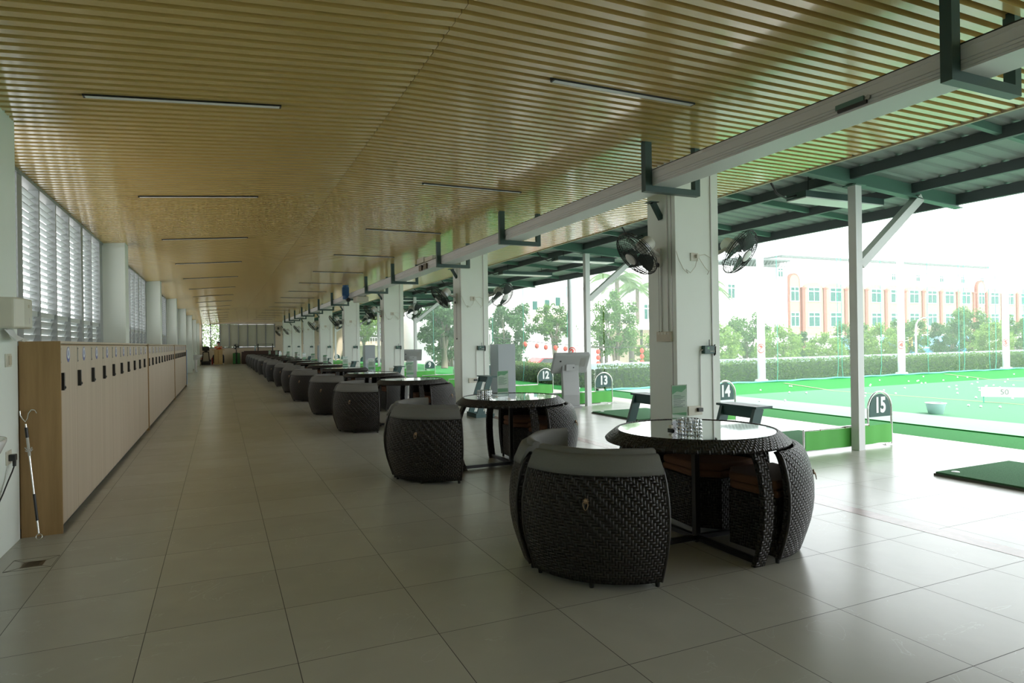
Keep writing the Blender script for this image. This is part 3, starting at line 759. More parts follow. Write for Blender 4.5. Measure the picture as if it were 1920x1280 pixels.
A, B_ = Vector((-1.14, 5.33, .02)), Vector((-1.222, 5.395, .80))
L = lambda s: A.lerp(B_, s)
MB().tube([L(0.03), L(.14)], .006, 8).tube([L(.36), L(.98)], .006, 8).build('shaft', 'chrome', t)
MB().tube([L(.14), L(.37)], .0085, 8).tube([L(.86), L(.95)], .010, 8).build('grip', 'black', t)
pts = [A+Vector((.018*math.cos(a), .006*math.sin(a), .018*math.sin(a)-.0)) for a in [2*PI*i/14 for i in range(14)]]
MB().tube(pts, .003, 6, closed=True).build('end_ring', 'chrome', t)
top = L(1.0)
MB().tube([top+Vector((-.03, 0, .075)), top+Vector((-.028, 0, .045)), top+Vector((-.014, 0, .02)), top, top+Vector((.012, 0, .022)), top+Vector((.018, 0, .055)), top+Vector((.035, 0, .08)), top+Vector((.055, 0, .078)), top+Vector((.065, 0, .055))], .0045, 8).build('fork_hook', 'chrome', t)
m = MB()
for q in range(14): m.tube([L(.74)+Vector((.012*math.cos(q), .008*math.sin(q*1.7), .0)), L(.76)+Vector((.022*math.sin(q*2.3), .008*math.cos(q), .015*math.sin(q)))], .003, 5)
m.tube([L(.70), L(.86)], .0085, 8); m.build('cord_wrap', 'rope', t)
t = thing('floor_drain', 'square bronze drain grate set in the floor tiles by the basin', 'drain', (-1.045, 4.74, 0))
m = MB().box(-.055, .055, -.055, .055, .0, .002, 0)
for i in range(5): m.box(-.035, .035, -.036+i*.018, -.031+i*.018, .002, .0026, 1)
m.build('grate', ['grate', 'black'], t)
m = MB()
for a, b in (((-.125, -.1), (-.125, .13)), ((-.125, .13), (.11, .13)), ((.11, .13), (.11, -.1)), ((.11, -.1), (-.125, -.1)), ((-.125, .13), (-.055, .055)), ((.11, .13), (.055, .055)), ((.11, -.1), (.055, -.055)), ((-.125, -.1), (-.055, -.055))):
    m.bar((a[0], a[1], .0006), (b[0], b[1], .0006), .003, .0008)
m.build('cut_joints', 'timber', t)

# ================================================================== CEILING LIGHTS, TRACK BEAM
def make_light(slope):
    t = thing('linear_ceiling_light', 'x', 'light')
    m = MB(); L = 1.18
    m.T = Matrix.Rotation(-math.atan(slope), 4, 'Y')
    m.box(0, L, -.0235, -.0215, -.012, .03).box(0, L, .0215, .0235, -.012, .03).box(0, .012, -.019, .019, -.012, .03).box(L-.012, L, -.019, .019, -.012, .03)
    m.build('housing', 'black', t)
    m = MB(); m.T = Matrix.Rotation(-math.atan(slope), 4, 'Y'); m.box(.012, L-.012, -.0213, .0213, -.0122, .0)
    m.build('diffuser', 'lamp_off', t)
    return t
lw, lt = make_light(.078), make_light(0.0)
for k in range(-1, 15):
    y = 4.70+3.02*k; y = NEAR+.1*round((y-NEAR)/.1)+.0775
    place_first(lw, used, (-.765, y, zleft(-.765)), 0, 'unlit strip light in the window-side ceiling slope, %s along the hall' % ORD[k+1], 'strip lights on the window side')
    y = 3.68+3.02*k; y = NEAR+.1*round((y-NEAR)/.1)+.0775
    place_first(lt, used, (2.03, y, RZ), 0, 'unlit strip light over the wicker tables, %s along the hall' % ORD[k+1], 'strip lights over the tables')
t = thing('folding_door_track', 'long grooved aluminium track beam hung under the slatted ceiling', 'track', (0, 0, 0))
prof = [(3.49, 2.655), (3.735, 2.655), (3.735, 2.79), (3.49, 2.79), (3.49, 2.773), (3.486, 2.771), (3.486, 2.765), (3.49, 2.763), (3.49, 2.712), (3.497, 2.710), (3.497, 2.705), (3.49, 2.703), (3.49, 2.692), (3.497, 2.690), (3.497, 2.685), (3.49, 2.683), (3.49, 2.672), (3.497, 2.670), (3.497, 2.665), (3.49, 2.663)]
MB().prism(prof, NEAR, 41, ax='y').build('beam', 'alu', t)
MB().tube([(3.50, NEAR, 2.797), (3.51, 20, 2.797), (3.50, 41, 2.797)], .006, 6).build('top_cable', 'black', t)
def make_bracket():
    t = thing('track_bracket', 'x', 'bracket')
    MB().box(-.035, .035, -.03, .03, 2.60, 3.06).build('arm', 'greensteel', t)
    MB().box(.515, .57, -.03, .03, 2.60, 3.06).build('arm', 'greensteel', t)
    MB().box(.035, .515, -.03, .03, 2.60, 2.654).build('cross_bar', 'greensteel', t)
    return t
br = make_bracket()
for i, y in enumerate([-0.6, 2.085, 4.68, 7.90, 10.64, 13.88, 16.7, 19.5, 22.3, 25.5, 28.4, 31.1, 34.2, 37.0, 39.8]):
    place_first(br, used, (3.448, y, 0), 0, 'dark green steel hanger bracket carrying the track beam, %s along it' % ORD[i], 'hanger brackets of the track beam')
t = thing('track_trolley', 'black and green sliding trolley in the grooves of the near track beam', 'trolley', (3.488, 2.69, 2.69))
MB().box(-.012, .0, -.09, .10, .0, .03).build('carriage', 'canopygreen', t); MB().box(-.014, .0, -.11, .085, -.02, .0).build('slide', 'black', t)
MB().cyl((-.014, -.12, .01), (.0, -.12, .01), .014, None, 10).build('roller', 'steelgrey', t)
t = thing('track_pulley', 'twin bronze pulley block on the track beam before the second column', 'pulley', (3.478, 11.65, 2.72))
MB().box(-.02, .0, -.25, -.05, -.055, .045).build('block', 'grate', t); MB().box(-.02, 0, .06, .24, -.055, .045).build('block', 'grate', t)
MB().lathe([(.0, .0), (.03, 0), (.03, .02), (0, .02)], 12, (-.02, 0, 0)).build('wheel', 'black', t)
m = MB().box(.02, .10, -.5, -.02, .088, .16).box(.02, .10, .05, .5, .10, .20); m.build('cover_box', 'ivory', t)
t = thing('track_motor', 'blue drive motor with white housing on the track beam down the hall', 'motor', (3.46, 18.9, 2.66))
m = MB().cyl((-.10, .28, -.05), (-.10, .28, .36), .085, None, 16)
for q in range(8): m.box(-.19, -.01, .20+q*.02, .206+q*.02, .05, .30)
m.build('motor_body', 'bluemotor', t); MB().box(.06, .40, -.55, .0, -.17, -.012).build('gear_housing', 'ivory', t, bevel=.02); MB().cyl((-.06, .03, -.08), (-.06, .13, -.08), .06, None, 12).build('sprocket', 'black', t)

# ================================================================== FANS AND COLUMN FITTINGS
def make_fan():
    """head only points along local +Z before tilting; built at the origin of its mount"""
    t = thing('wall_fan', 'x', 'fan')
    return t
def fan(nrm, head, label_name):
    t = thing('wall_fan', 'x', 'fan')
    z = Vector(nrm).normalized(); x = z.cross(Vector((0, 0, 1))).normalized(); y = z.cross(x)
    R = Matrix((x, y, z)).transposed().to_4x4(); R.translation = Vector(head)
    # cage
    c = MB(); c.T = R; Rc = .245
    def ring(r, zz, th, n=40): c.tube([(r*math.cos(2*PI*i/n), r*math.sin(2*PI*i/n), zz) for i in range(n)], th, 4, closed=True)
    ring(Rc, 0, .0055); ring(Rc*.985, .02, .003); ring(Rc*.985, -.02, .003)
    for f, zz in ((.93, .035), (.86, .055), (.78, .067), (.7, .075), (.62, .081), (.54, .085), (.42, .088)): ring(Rc*f, zz, .0022, 28)
    for f, zz in ((.86, -.05), (.64, -.065)): ring(Rc*f, -.0+zz, .0018, 28)
    n = 44
    for i in range(n):
        a = 2*PI*i/n; ca, sa = math.cos(a), math.sin(a); b = a+.22
        c.tube([(Rc*ca, Rc*sa, 0), (Rc*.9*math.cos(a+.03), Rc*.9*math.sin(a+.03), .048), (Rc*.62*math.cos(a+.1), Rc*.62*math.sin(a+.1), .082), (.065*math.cos(b), .065*math.sin(b), .09)], .0024, 3, caps=False)
        if i % 2 == 0: c.tube([(Rc*ca, Rc*sa, 0), (Rc*.9*ca, Rc*.9*sa, -.045), (.07*ca, .07*sa, -.07)], .0022, 3, caps=False)
    c.build('cage', 'blacksteel', t)
    b = MB(); b.T = R; b.lathe([(0, .098), (.055, .097), (.068, .088), (.068, .080), (0, .08)], 24); b.build('hub_cap', 'whiteplastic', t)
    for k in range(3):
        bl = MB(); bl.T = R; vs, fs = [], []; m = 8
        for i in range(m+1):
            r = .03+.185*i/m; w = .28+.35*math.sin(PI*min(1, (i+1)/m)*.75)
            for j in range(5):
                a = 2*PI*k/3+(j/4-.5)*2*w+.15*i/m; vs.append((r*math.cos(a), r*math.sin(a), .028-(j/4)*.045))
        for i in range(m):
            for j in range(4): fs.append((i*5+j, i*5+5+j, i*5+6+j, i*5+1+j))
        q = len(vs); vs += [(p[0], p[1], p[2]+.003) for p in vs]; fs += [tuple(q+e for e in f)[::-1] for f in fs]
        bl.add(vs, fs, 0, True); bl.build('blade', 'fanblade', t)
    m = MB(); m.T = R; m.lathe([(0, -.21), (.055, -.205), (.07, -.185), (.078, -.09), (.074, -.065), (0, -.065)], 24); mo = m.build('motor_housing', 'fanwhite', t)
    st = MB(); st.T = R; st.lathe([(.0725, -.12), (.0775, -.118), (.0782, -.085), (.0765, -.083)], 10, a0=2.2, a1=3.6); st.build('rating_label', 'sticker', mo)
    back = R @ Vector((0, 0, -.14))
    MB().tube([(0, 0, .02), Vector((0, 0, .02)).lerp(back, .55)+Vector((0, 0, -.015)), back], .019, 10).build('arm', 'fanwhite', t)
    return t, R
def mount(t, ax):
    """wall plate with its dial; ax is the outward horizontal direction"""
    ax = Vector(ax); s = Vector((-ax.y, ax.x, 0))
    m = MB(); T = Matrix((s, Vector((0, 0, 1)), ax)).transposed().to_4x4(); m.T = T
    out = []
    for i in range(24):
        a = 2*PI*i/24; out.append((.036*math.cos(a), (.062 if math.sin(a) > 0 else -.062)+.036*math.sin(a)))
    m.prism(out, 0, .03); pl = m.build('wall_plate', 'fanwhite', t)
    d = MB(); d.T = T; d.cyl((0, -.072, .028), (0, -.072, .045), .024, .02, 14); d.build('speed_dial', 'black', pl)
    for dx in (-.018, .018):
        c = MB(); c.T = T; c.tube([(dx, -.09, .012), (dx, -.735, .012)], .0016, 4).cyl((dx, -.735, .012), (dx, -.76, .012), .006, None, 8); c.build('pull_cord', 'black', t)
fl, _ = fan((-.72, .10, -.62), (-.335, -.07, .02), 'l'); mount(fl, (-1, 0, 0))
fr_, _ = fan((.33, -.74, -.55), (.30, -.05, .06), 'r'); mount(fr_, (1, 0, 0))
def make_ctrl():
    t = thing('ball_counter_box', 'x', 'controller')
    MB().box(-.062, .062, -.05, 0, -.04, .04).build('case', 'signgreen', t, bevel=.004)
    m = MB().box(-.03, -.005, -.0515, -.05, .005, .025, 0)
    for q in range(3): m.cyl((.01+.02*q, -.05, -.015), (.01+.02*q, -.054, -.015), .006, None, 8, 1)
    m.build('buttons', ['papergreen', 'ivory'], t)
    MB().cyl((.02, -.02, .04), (.02, -.02, .10), .004, None, 6).build('antenna', 'black', t)
    MB().tube([(.062, -.03, .01), (.08, -.03, .05), (.075, -.035, -.02), (.088, -.03, .03), (.085, -.03, -.05), (.07, -.03, -.02), (.08, -.025, -.06)], .007, 6).build('coiled_cable', 'black', t)
    MB().tube([(-.062, -.02, 0), (-.085, -.012, -.01), (-.088, -.010, -.08), (-.088, -.010, -.60)], .006, 6).build('power_conduit', 'whiteplastic', t)
    return t
def make_sock(w, h):
    t = thing('wall_socket', 'x', 'socket')
    MB().box(-w/2, w/2, -.012, 0, -h/2, h/2).build('plate', 'ivory', t, bevel=.003)
    MB().box(w*.1, w*.42, -.04, -.012, -.012, h*.28).build('plug', 'black' if w > .12 else 'ivory', t)
    if w < .12:
        MB().tube([(.02, -.03, -.01), (.0, -.02, -.10), (-.06, -.02, -.16), (-.12, -.03, -.13), (-.10, -.03, -.17), (-.15, -.02, -.12), (-.19, .0, -.02), (-.215, -.0, .05)], .0035, 5).build('flex', 'ivory', t)
        MB().tube([(.03, -.03, .0), (.12, -.02, -.10), (.16, -.03, -.14), (.14, -.03, -.17), (.19, -.02, -.12), (.20, -.01, .0), (.13, -.01, .03), (.03, -.02, .01)], .0035, 5).build('flex', 'ivory', t)
    return t
ctrl, sock1, sock2 = make_ctrl(), make_sock(.09, .08), make_sock(.17, .09)
cond = tag(MB().box(-.006, .006, -.012, 0, 0, RZ).build('cable_conduit', 'whiteplastic'), 'x', 'conduit')
stub = thing('brace_stub', 'x', 'brace'); MB().bar((-.10, 0, .16), (0, 0, .0), .045, .045).build('tube', 'greensteel', stub)
MB().box(-.16, -.06, -.05, .05, .155, .163).build('foot_plate', 'greensteel', stub)
for k, y in enumerate(PY[1:]):
    o = ORD[k]
    place_first(fl, used, (4.038, y+.235, 2.115), 0, 'black-caged wall fan facing the aisle on the %s open-side column' % o, 'wall fans facing the aisle')
    place_first(fr_, used, (4.575, y+.07, 2.125), 0, 'black-caged wall fan facing the tees on the %s open-side column' % o, 'wall fans facing the tees')
    place_first(ctrl, used, (4.403, y, 1.19), 0, 'small dark green ball counter box on the %s open-side column' % o, 'ball counter boxes')
    place_first(sock1, used, (4.262, y, 2.105), 0, 'small ivory socket between the fans on the %s open-side column' % o, 'fan sockets')
    place_first(sock2, used, (4.247, y, .595), 0, 'low ivory double socket at the foot of the %s open-side column' % o, 'low column sockets')
    if 'cable_conduit' not in used: used.add('cable_conduit'); c = cond
    else: c = cond.copy(); COL.objects.link(c)
    c.location = (4.478, y, 0); c['label'] = 'thin white conduit running up the %s open-side column' % o; c['group'] = 'column conduits'
    place_first(stub, used, (4.036, y+.21, 2.50), 0, 'short dark green brace stub under the track at the %s open-side column' % o, 'brace stubs')
t = thing('switch_box', 'ivory four-gang switch box on the aisle face of the first open-side column', 'switch', (4.036, 5.205, 1.325))
MB().box(-.03, .0, -.11, .11, -.05, .05).build('box', 'beigeplastic', t, bevel=.003)
m = MB()
for q in range(4): m.box(-.033, -.03, -.10+.05*q, -.06+.05*q, .022, .042)
m.build('rocker', 'ivory', t)
MB().box(-.010, 0, -.055, -.045, .05, 1.5).build('conduit', 'whiteplastic', t); MB().box(-.010, 0, .045, .055, .05, .7).build('conduit', 'whiteplastic', t)

# ================================================================== CANOPY POSTS, SIGNS, MATS
def make_post():
    t = thing('canopy_post', 'x', 'post')
    MB().box(-.05, .05, 0, .10, 0, zraf(6.65)-.002).build('upright', 'whitesteel', t)
    MB().bar((.05, .05, 2.12), (1.13, .05, zraf(7.78)+.02), .10, .10).build('diagonal_brace', 'whitesteel', t)
    MB().box(-.09, .09, -.04, .14, zraf(6.65)-.012, zraf(6.65)-.002).build('cap_plate', 'canopygreen', t)
    return t
post = make_post()
for k, y in enumerate(POSTY):
    place_first(post, used, (6.65, y, 0), 0, 'white canopy post with diagonal brace, %s post along the tee line' % ORD[k], 'canopy posts')
def make_box_light():
    t = thing('canopy_floodlight', 'x', 'light')
    MB().box(0, 1.33, -.14, .14, .012, .085).build('housing', 'greensteel', t); MB().box(.01, 1.32, -.135, .135, .0, .012).build('diffuser', 'lamp_off', t)
    for x in (.2, 1.1): MB().cyl((x, 0, .085), (x, 0, .30), .006, None, 6).build('hanger', 'black', t)
    MB().tube([(0, 0, .05), (-.15, 0, .0), (-.3, 0, .05), (-.42, 0, .20)], .012, 6).build('flex_conduit', 'black', t)
    return t
bl = make_box_light()
for k, y in enumerate([5.46, 8.45, 11.40, 14.15, 17.45, 20.3, 23.70, 26.6, 29.80, 32.7, 35.92, 38.8, 42.05]):
    place_first(bl, used, (6.13, y, 2.90), 0, 'flat unlit floodlight box under the canopy, %s from the basin end' % ORD[k], 'floodlight boxes under the canopy')
SIGNY = {15: 5.175, 14: 7.75, 13: 11.23, 12: 13.82, 11: 17.33, 10: 19.95, 9: 23.22, 8: 26.0, 7: 29.3, 6: 32.0, 5: 35.4, 4: 38.1, 3: 41.5, 2: 44.2, 1: 47.6}
def make_sign():
    t = thing('bay_sign', 'x', 'sign')
    zr = .262
    pts = [(-1.05, 0, 0), (-1.05, 0, zr), (0, 0, zr), (0, 0, .43)]
    MB().tube(pts[:2], .012, 8).tube([pts[1], (-.0, 0, zr)], .012, 8).build('rail', 'chrome', t)
    arc = [(0, 0, zr)]+[(.205-.205*math.cos(PI*i/16), 0, .435+.205*math.sin(PI*i/16)) for i in range(17)]+[(.41, 0, .012)]
    MB().tube(arc, .0125, 8).build('arch_tube', 'chrome', t)
    m = MB().tube([(.41, 0, .03), (.32, .02, .008)], .008, 6).tube([(.41, 0, .03), (.50, -.04, .006)], .005, 6).box(.30, .36, -.01, .04, 0, .006).box(-1.09, -1.01, -.03, .03, 0, .006)
    m.build('foot', 'chrome', t)
    pl = [(.205-.18*math.cos(PI*i/16), .437+.18*math.sin(PI*i/16)) for i in range(17)]+[(.385, .345), (.025, .345)]
    MB().prism(pl, -.004, .004, ax='y').build('number_board', 'signgreen', t)
    vs, fs = [], []; n = 24
    for i in range(n+1):
        x = -1.035+1.425*i/n; w = .006*math.sin(i*1.3)+.004*math.sin(i*.5)
        vs += [(x, w-.012, .035+.003*math.sin(i)), (x, w*.4-.012, .25)]
    for i in range(n): fs.append((2*i, 2*i+2, 2*i+3, 2*i+1))
    q = len(vs); vs += [(a, b+.003, c) for a, b, c in vs]; fs += [tuple(q+e for e in f)[::-1] for f in fs]
    MB().add(vs, fs, 0, True).build('banner', 'banner', t)
    m = MB()
    for x in (-.8, -.4, .0): m.cyl((x, -.012, .245), (x, -.012, .265), .005, None, 6)
    m.build('banner_hook', 'brass', t)
    return t
sg = make_sign()
first = True
for nmb, y in SIGNY.items():
    r = dup(sg, (6.92, y, 0), 0, 'green arched bay sign numbered %d with a green banner beside the tee' % nmb, 'numbered bay signs')
    text('number', str(nmb), .22, 'signwhite', r, face_matrix((.205, -.006, .475), (1, 0, 0), (0, 0, 1)) @ Matrix.Diagonal((.90, 1.12, 1, 1)), .0015, .009)
for c in kids(sg): bpy.data.objects.remove(c)
bpy.data.objects.remove(sg)
def make_mat():
    t = thing('tee_mat', 'x', 'mat')
    MB().box(0, 1.17, -1.40, 0, 0, .018).build('rubber_base', 'rubber', t); MB().box(.012, 1.158, -1.388, -.012, .018, .034).build('turf_top', 'tee', t)
    MB().lathe([(0, .005), (.03, .004), (.035, 0)], 14, (.16, -.10, .034)).build('ball_marker', 'ball', t)
    return t
mt = make_mat()
for k, (nmb, y) in enumerate(SIGNY.items()):
    o = place_first(mt, used, (6.02, y-1.33, 0), 0, 'dark green hitting mat on the floor beside the bay %d sign' % nmb, 'hitting mats')
    if nmb % 2 == 0: o.scale = (1, .74, 1)
for nmb in (13, 9):
    t = thing('tee_counter', 'small white ball sensor hung on the bay %d banner rail' % nmb, 'sensor', (6.955, SIGNY[nmb], .262), 0, 'ball sensors on banner rails')
    MB().box(.03, .16, -.04, .02, .015, .05).build('case', 'whiteplastic', t); MB().box(.0, .03, -.03, .015, .0135, .06).build('clamp', 'black', t)

# ================================================================== STANDS, CABINETS, KIOSKS
def make_stand():
    t = thing('bag_stand', 'x', 'stand')
    MB().box(.21, .40, -.245, .245, .685, .705).build('top_board', 'standgreen', t)
    MB().lathe([(.045, .7065), (.035, .7065)], 20, (.305, -.12, 0)).build('cup_ring', 'black', t)
    for yy in (-.20, .20):
        MB().bar((.06, yy, .03), (.28, yy, .69), .035, .095, up=(1, 0, .33)).build('slanted_leg', 'standgreen', t)
    MB().box(.145, .175, -.20, .20, .32, .38).build('middle_rail', 'standgreen', t); MB().box(.235, .262, -.20, .20, .60, .685).build('upper_rail', 'standgreen', t)
    MB().box(0, .022, -.23, .23, 0, .075).build('foot_board', 'standgreen', t)
    MB().box(.022, .34, -.23, -.205, 0, .06).build('foot_runner', 'standgreen', t); MB().box(.022, .34, .205, .23, 0, .06).build('foot_runner', 'standgreen', t)
    return t
sd = make_stand()
for k, y in enumerate(PY[1:]):
    place_first(sd, used, (3.97, y-.62, 0), 0, 'dark green slanted bag stand before the %s open-side column' % ORD[k], 'bag stands before the columns')
dup(sd, (3.97, 5.79, 0), 0, 'dark green slanted bag stand just behind the first open-side column', 'bag stands behind the columns')
def make_cab():
    t = thing('steel_cabinet', 'x', 'cabinet')
    MB().box(0, .36, 0, .40, .05, 1.255).build('body', 'cabinet', t, bevel=.006)
    MB().box(.01, .35, .02, .38, 0, .05).build('plinth', 'black', t)
    m = MB()
    for q in range(7):
        for c in range(2): m.box(.02+.05*c, .045+.05*c, -.003, .0, .60+q*.018, .606+q*.018)
    m.build('vent_slots', 'whiteplastic', t)
    MB().box(-.004, .0, .02, .38, .06, 1.20).build('side_door', 'cabinet', t)
    return t
cab = make_cab()
for k, (x, y) in enumerate(((4.80, 11.25), (4.80, 23.55), (4.80, 35.9))):
    place_first(cab, used, (x, y, 0), 0, 'tall light grey steel cabinet on the tee side of the %s open-side column' % ORD[(1, 3, 5)[k]], 'grey steel cabinets')
def make_kiosk():
    t = thing('touch_kiosk', 'x', 'kiosk')
    MB().box(-.20, .20, -.14, .20, 0, .035).build('base_plate', 'kiosk', t, bevel=.004)
    sec = [(-.09, .035), (-.10, .25), (-.075, .50), (-.04, .72), (-.06, .92), (.05, .86), (.07, .72), (.04, .50), (.03, .25), (.05, .035)]
    MB().prism(sec, -.165, .165, ax='x').build('column', 'kiosk', t, bevel=.006)
    MB().box(-.095, .075, -.079, -.068, .72, .84).build('service_door', 'kiosk', t); MB().cyl((.05, -.09, .78), (.05, -.076, .78), .012, None, 10).build('door_lock', 'black', t)
    h = MB(); h.T = Matrix.Translation((0, -.03, .87)) @ Matrix.Rotation(math.radians(-52), 4, 'X')
    h.box(-.36, .36, -.235, .235, -.045, .045); h.build('screen_head', 'kiosk', t, bevel=.02)
    g = MB(); g.T = h.T; g.box(-.32, .32, -.19, .19, .045, .048); g.build('screen', 'glassdark', t)
    v = MB(); v.T = h.T
    for c in range(5): v.box(.18+.025*c, .19+.025*c, -.15, .06, -.048, -.045)
    v.build('rear_vent', 'steelgrey', t)
    u = MB(); u.T = h.T; u.cyl((-.22, -.08, -.05), (-.22, -.08, -.044), .02, None, 12); u.build('speaker_knob', 'black', t)
    return t
ks = make_kiosk()
place_first(ks, used, (6.20, 10.98, 0), math.radians(180-12+180), 'silver grey touch-screen kiosk standing between bay signs 13 and 12', 'touch-screen kiosks')
dup(ks, (6.30, 22.72, 0), math.radians(-12), 'silver grey touch-screen kiosk far along the tees beside bay sign 9', 'touch-screen kiosks')
dup(ks, (6.30, 34.9, 0), math.radians(-12), 'silver grey touch-screen kiosk by bay sign 5 near the hall end', 'touch-screen kiosks')

# ================================================================== RANGE: POLES, NET, HEDGE, BALLS
def make_pole(num, x, y, mark):
    t = thing('net_pole', 'tall white net pole marked with a red %s at the range edge' % num, 'pole', (x, y, -.012), 0, 'numbered net poles')
    MB().cyl((0, 0, 0), (0, 0, 14), .115, .075, 24).build('shaft', 'pole', t)
    MB().cyl((0, 0, 0), (0, 0, .035), .20, None, 24).build('base_flange', 'pole', t)
    m = MB()
    for q in range(12): a = 2*PI*q/12; m.cyl((.165*math.cos(a), .165*math.sin(a), .035), (.165*math.cos(a), .165*math.sin(a), .08), .014, None, 6)
    for q in range(6): a = 2*PI*q/6; m.bar((.11*math.cos(a), .11*math.sin(a), .06), (.18*math.cos(a), .18*math.sin(a), .03), .01, .06)
    m.build('anchor_bolt_rivet', 'whitesteel', t)
    # the number wraps the shaft on the side that faces the tees
    d = Vector((-x, -y, 0)).normalized(); sx = Vector((0, 0, 1)).cross(d).normalized()*1
    z0 = 1.0; r = .113
    n = 40; vs, fs = [], []
    def onpole(u, v): a = u/r; return d*(math.cos(a)*(r+.004)) + (-sx)*(-math.sin(a)*(r+.004)) + Vector((0, 0, z0+v))
    for i in range(n):
        a = 2*PI*i/n
        for R_ in (.138, .113): vs.append(onpole(R_*.80*math.cos(a), R_*math.sin(a)))
    for i in range(n): fs.append((2*i, 2*i+1, 2*((i+1) % n)+1, 2*((i+1) % n)))
    mb = MB().add(vs, fs); mb.build('number_ring', 'signred', t)
    o = text('number', num, .20, 'signred', t, Matrix.Identity(4), .0, .010)
    bb = bmesh.new(); bb.from_mesh(o.data)
    for _ in range(3): bmesh.ops.subdivide_edges(bb, edges=[e for e in bb.edges if e.calc_length() > .03], cuts=1, use_grid_fill=False); bmesh.ops.triangulate(bb, faces=bb.faces[:])
    bb.to_mesh(o.data); bb.free()
    for v in o.data.vertices: v.co = onpole(v.co.x, v.co.y)
    return t
POLES = [('2', 8.75, 15.35), ('3', 14.69, 14.44), ('4', 21.02, 14.45), ('5', 26.98, 14.45), ('6', 33.0, 14.45)]
for nm, x, y in POLES: make_pole(nm, x, y, None)
t = thing('safety_net', 'tall pale green safety net hung along the range edge before the hedge', 'net', (0, 0, 0))
net = MB(); NX = [9.05+i*.75 for i in range(70)]
vs, fs = [], []
for i, x in enumerate(NX):
    for z, w in ((-.01, .03), (3, .03), (8, .02), (13.8, 0)): vs.append((x, 14.18+w*math.sin(i*1.7), z))
for i in range(len(NX)-1):
    for j in range(3): fs.append((i*4+j, i*4+4+j, i*4+5+j, i*4+1+j))
net.add(vs, fs); net.build('mesh_sheet', 'net', t)
net = MB(); vs, fs = [], []; NY = [14.2+i*.8 for i in range(42)]
for i, y in enumerate(NY):
    for z, w in ((-.01, .06), (3, .03), (8, .02), (13.8, 0)): vs.append((9.02-.62*min(1, max(0, (y-26)/4))+w*math.sin(i*1.7), y, z))
for i in range(len(NY)-1):
    for j in range(3): fs.append((i*4+j, i*4+4+j, i*4+5+j, i*4+1+j))
net.add(vs, fs); net.build('mesh_sheet', 'net', t)
hem = MB(); hem.tube([(9.05+i*.5, 14.16+.05*math.sin(i*.9), .015+.012*math.sin(i*2.3)) for i in range(104)], .03, 6); hem.build('ground_hem', 'cord', t)
for x in (15.0, 17.55, 17.72, 19.55, 21.9, 23.6, 23.9, 25.35, 25.75, 27.5, 28.1, 30.2):
    MB().tube([(x, 14.12, 13.8), (x+.01, 14.12, .35), (x+random.uniform(-.12, .06), 14.08, .02)], .008, 5).build('vertical_cord', 'cord', t)
for y in (16.0, 18.9, 21.5, 23.9, 25.2, 28.6):
    MB().tube([(8.98, y, 13.8), (8.98, y+.02, .4), (8.96, y+.06, .02)], .008, 5).build('vertical_cord', 'cord', t)
def leaf_cloud(mb, pts, size, rnd, m=0, flat=0.0):
    vs, fs = [], []
    for p in pts:
        s = size*rnd.uniform(.6, 1.25)
        a = Vector((rnd.gauss(0, 1), rnd.gauss(0, 1), rnd.gauss(0, 1)*(1-flat))).normalized()
        b = a.cross(Vector((rnd.gauss(0, 1), rnd.gauss(0, 1), rnd.gauss(0, 1)))).normalized()
        b = b*(s*.28); a = a*(s*.5); n = len(vs); p = Vector(p)
        vs += [p-a, p+b, p+a, p-b]; fs.append((n, n+1, n+2, n+3))
    mb.add(vs, fs, m)
def hedge(name, label, x0, x1, y0, y1, h, n, seed, face):
    r = random.Random(seed)
    o = MB().box(x0, x1, y0+.06, y1, -.02, h-.06).build(name, 'hedgecore'); tag(o, label, 'hedge', 'clipped hedges of the range', 'stuff')
    pts = []
    for _ in range(n):
        if face == 'y':
            if r.random() < .78: p = (r.uniform(x0, x1), y0+r.gauss(.0, .035), r.uniform(0, h))
            else: p = (r.uniform(x0, x1), r.uniform(y0, y1), h+r.gauss(0, .03))
        else:
            q = r.random()
            if q < .6: p = (x0+r.gauss(0, .035), r.uniform(y0, y1), r.uniform(0, h))
            elif q < .8: p = (r.uniform(x0, x1), y0+r.gauss(0, .035), r.uniform(0, h))
            else: p = (r.uniform(x0, x1), r.uniform(y0, y1), h+r.gauss(0, .03))
        pts.append(p)
    m = MB(); leaf_cloud(m, pts, .065, r); f = m.build('foliage', 'hedge', o)
    return o
hedge('hedge', 'clipped green hedge along the far range edge behind the numbered poles', 9.35, 60, 14.78, 15.1, .58, 46000, 3, 'y')
hedge('hedge', 'short clipped hedge turning away from the corner pole marked 2', 9.2, 9.6, 15.6, 20.6, .56, 7000, 4, 'x')
t = thing('roadside_barrier', 'pale blue sheet barrier along the street behind the hedge', 'barrier', (0, 0, 0))
MB().box(9.3, 62, 15.32, 15.36, .50, .66).build('sheet_rail', 'barrier', t)
for i in range(26): MB().box(9.5+i*2.1, 9.54+i*2.1, 15.36, 15.41, -.1, .64).build('upright', 'steelgrey', t)
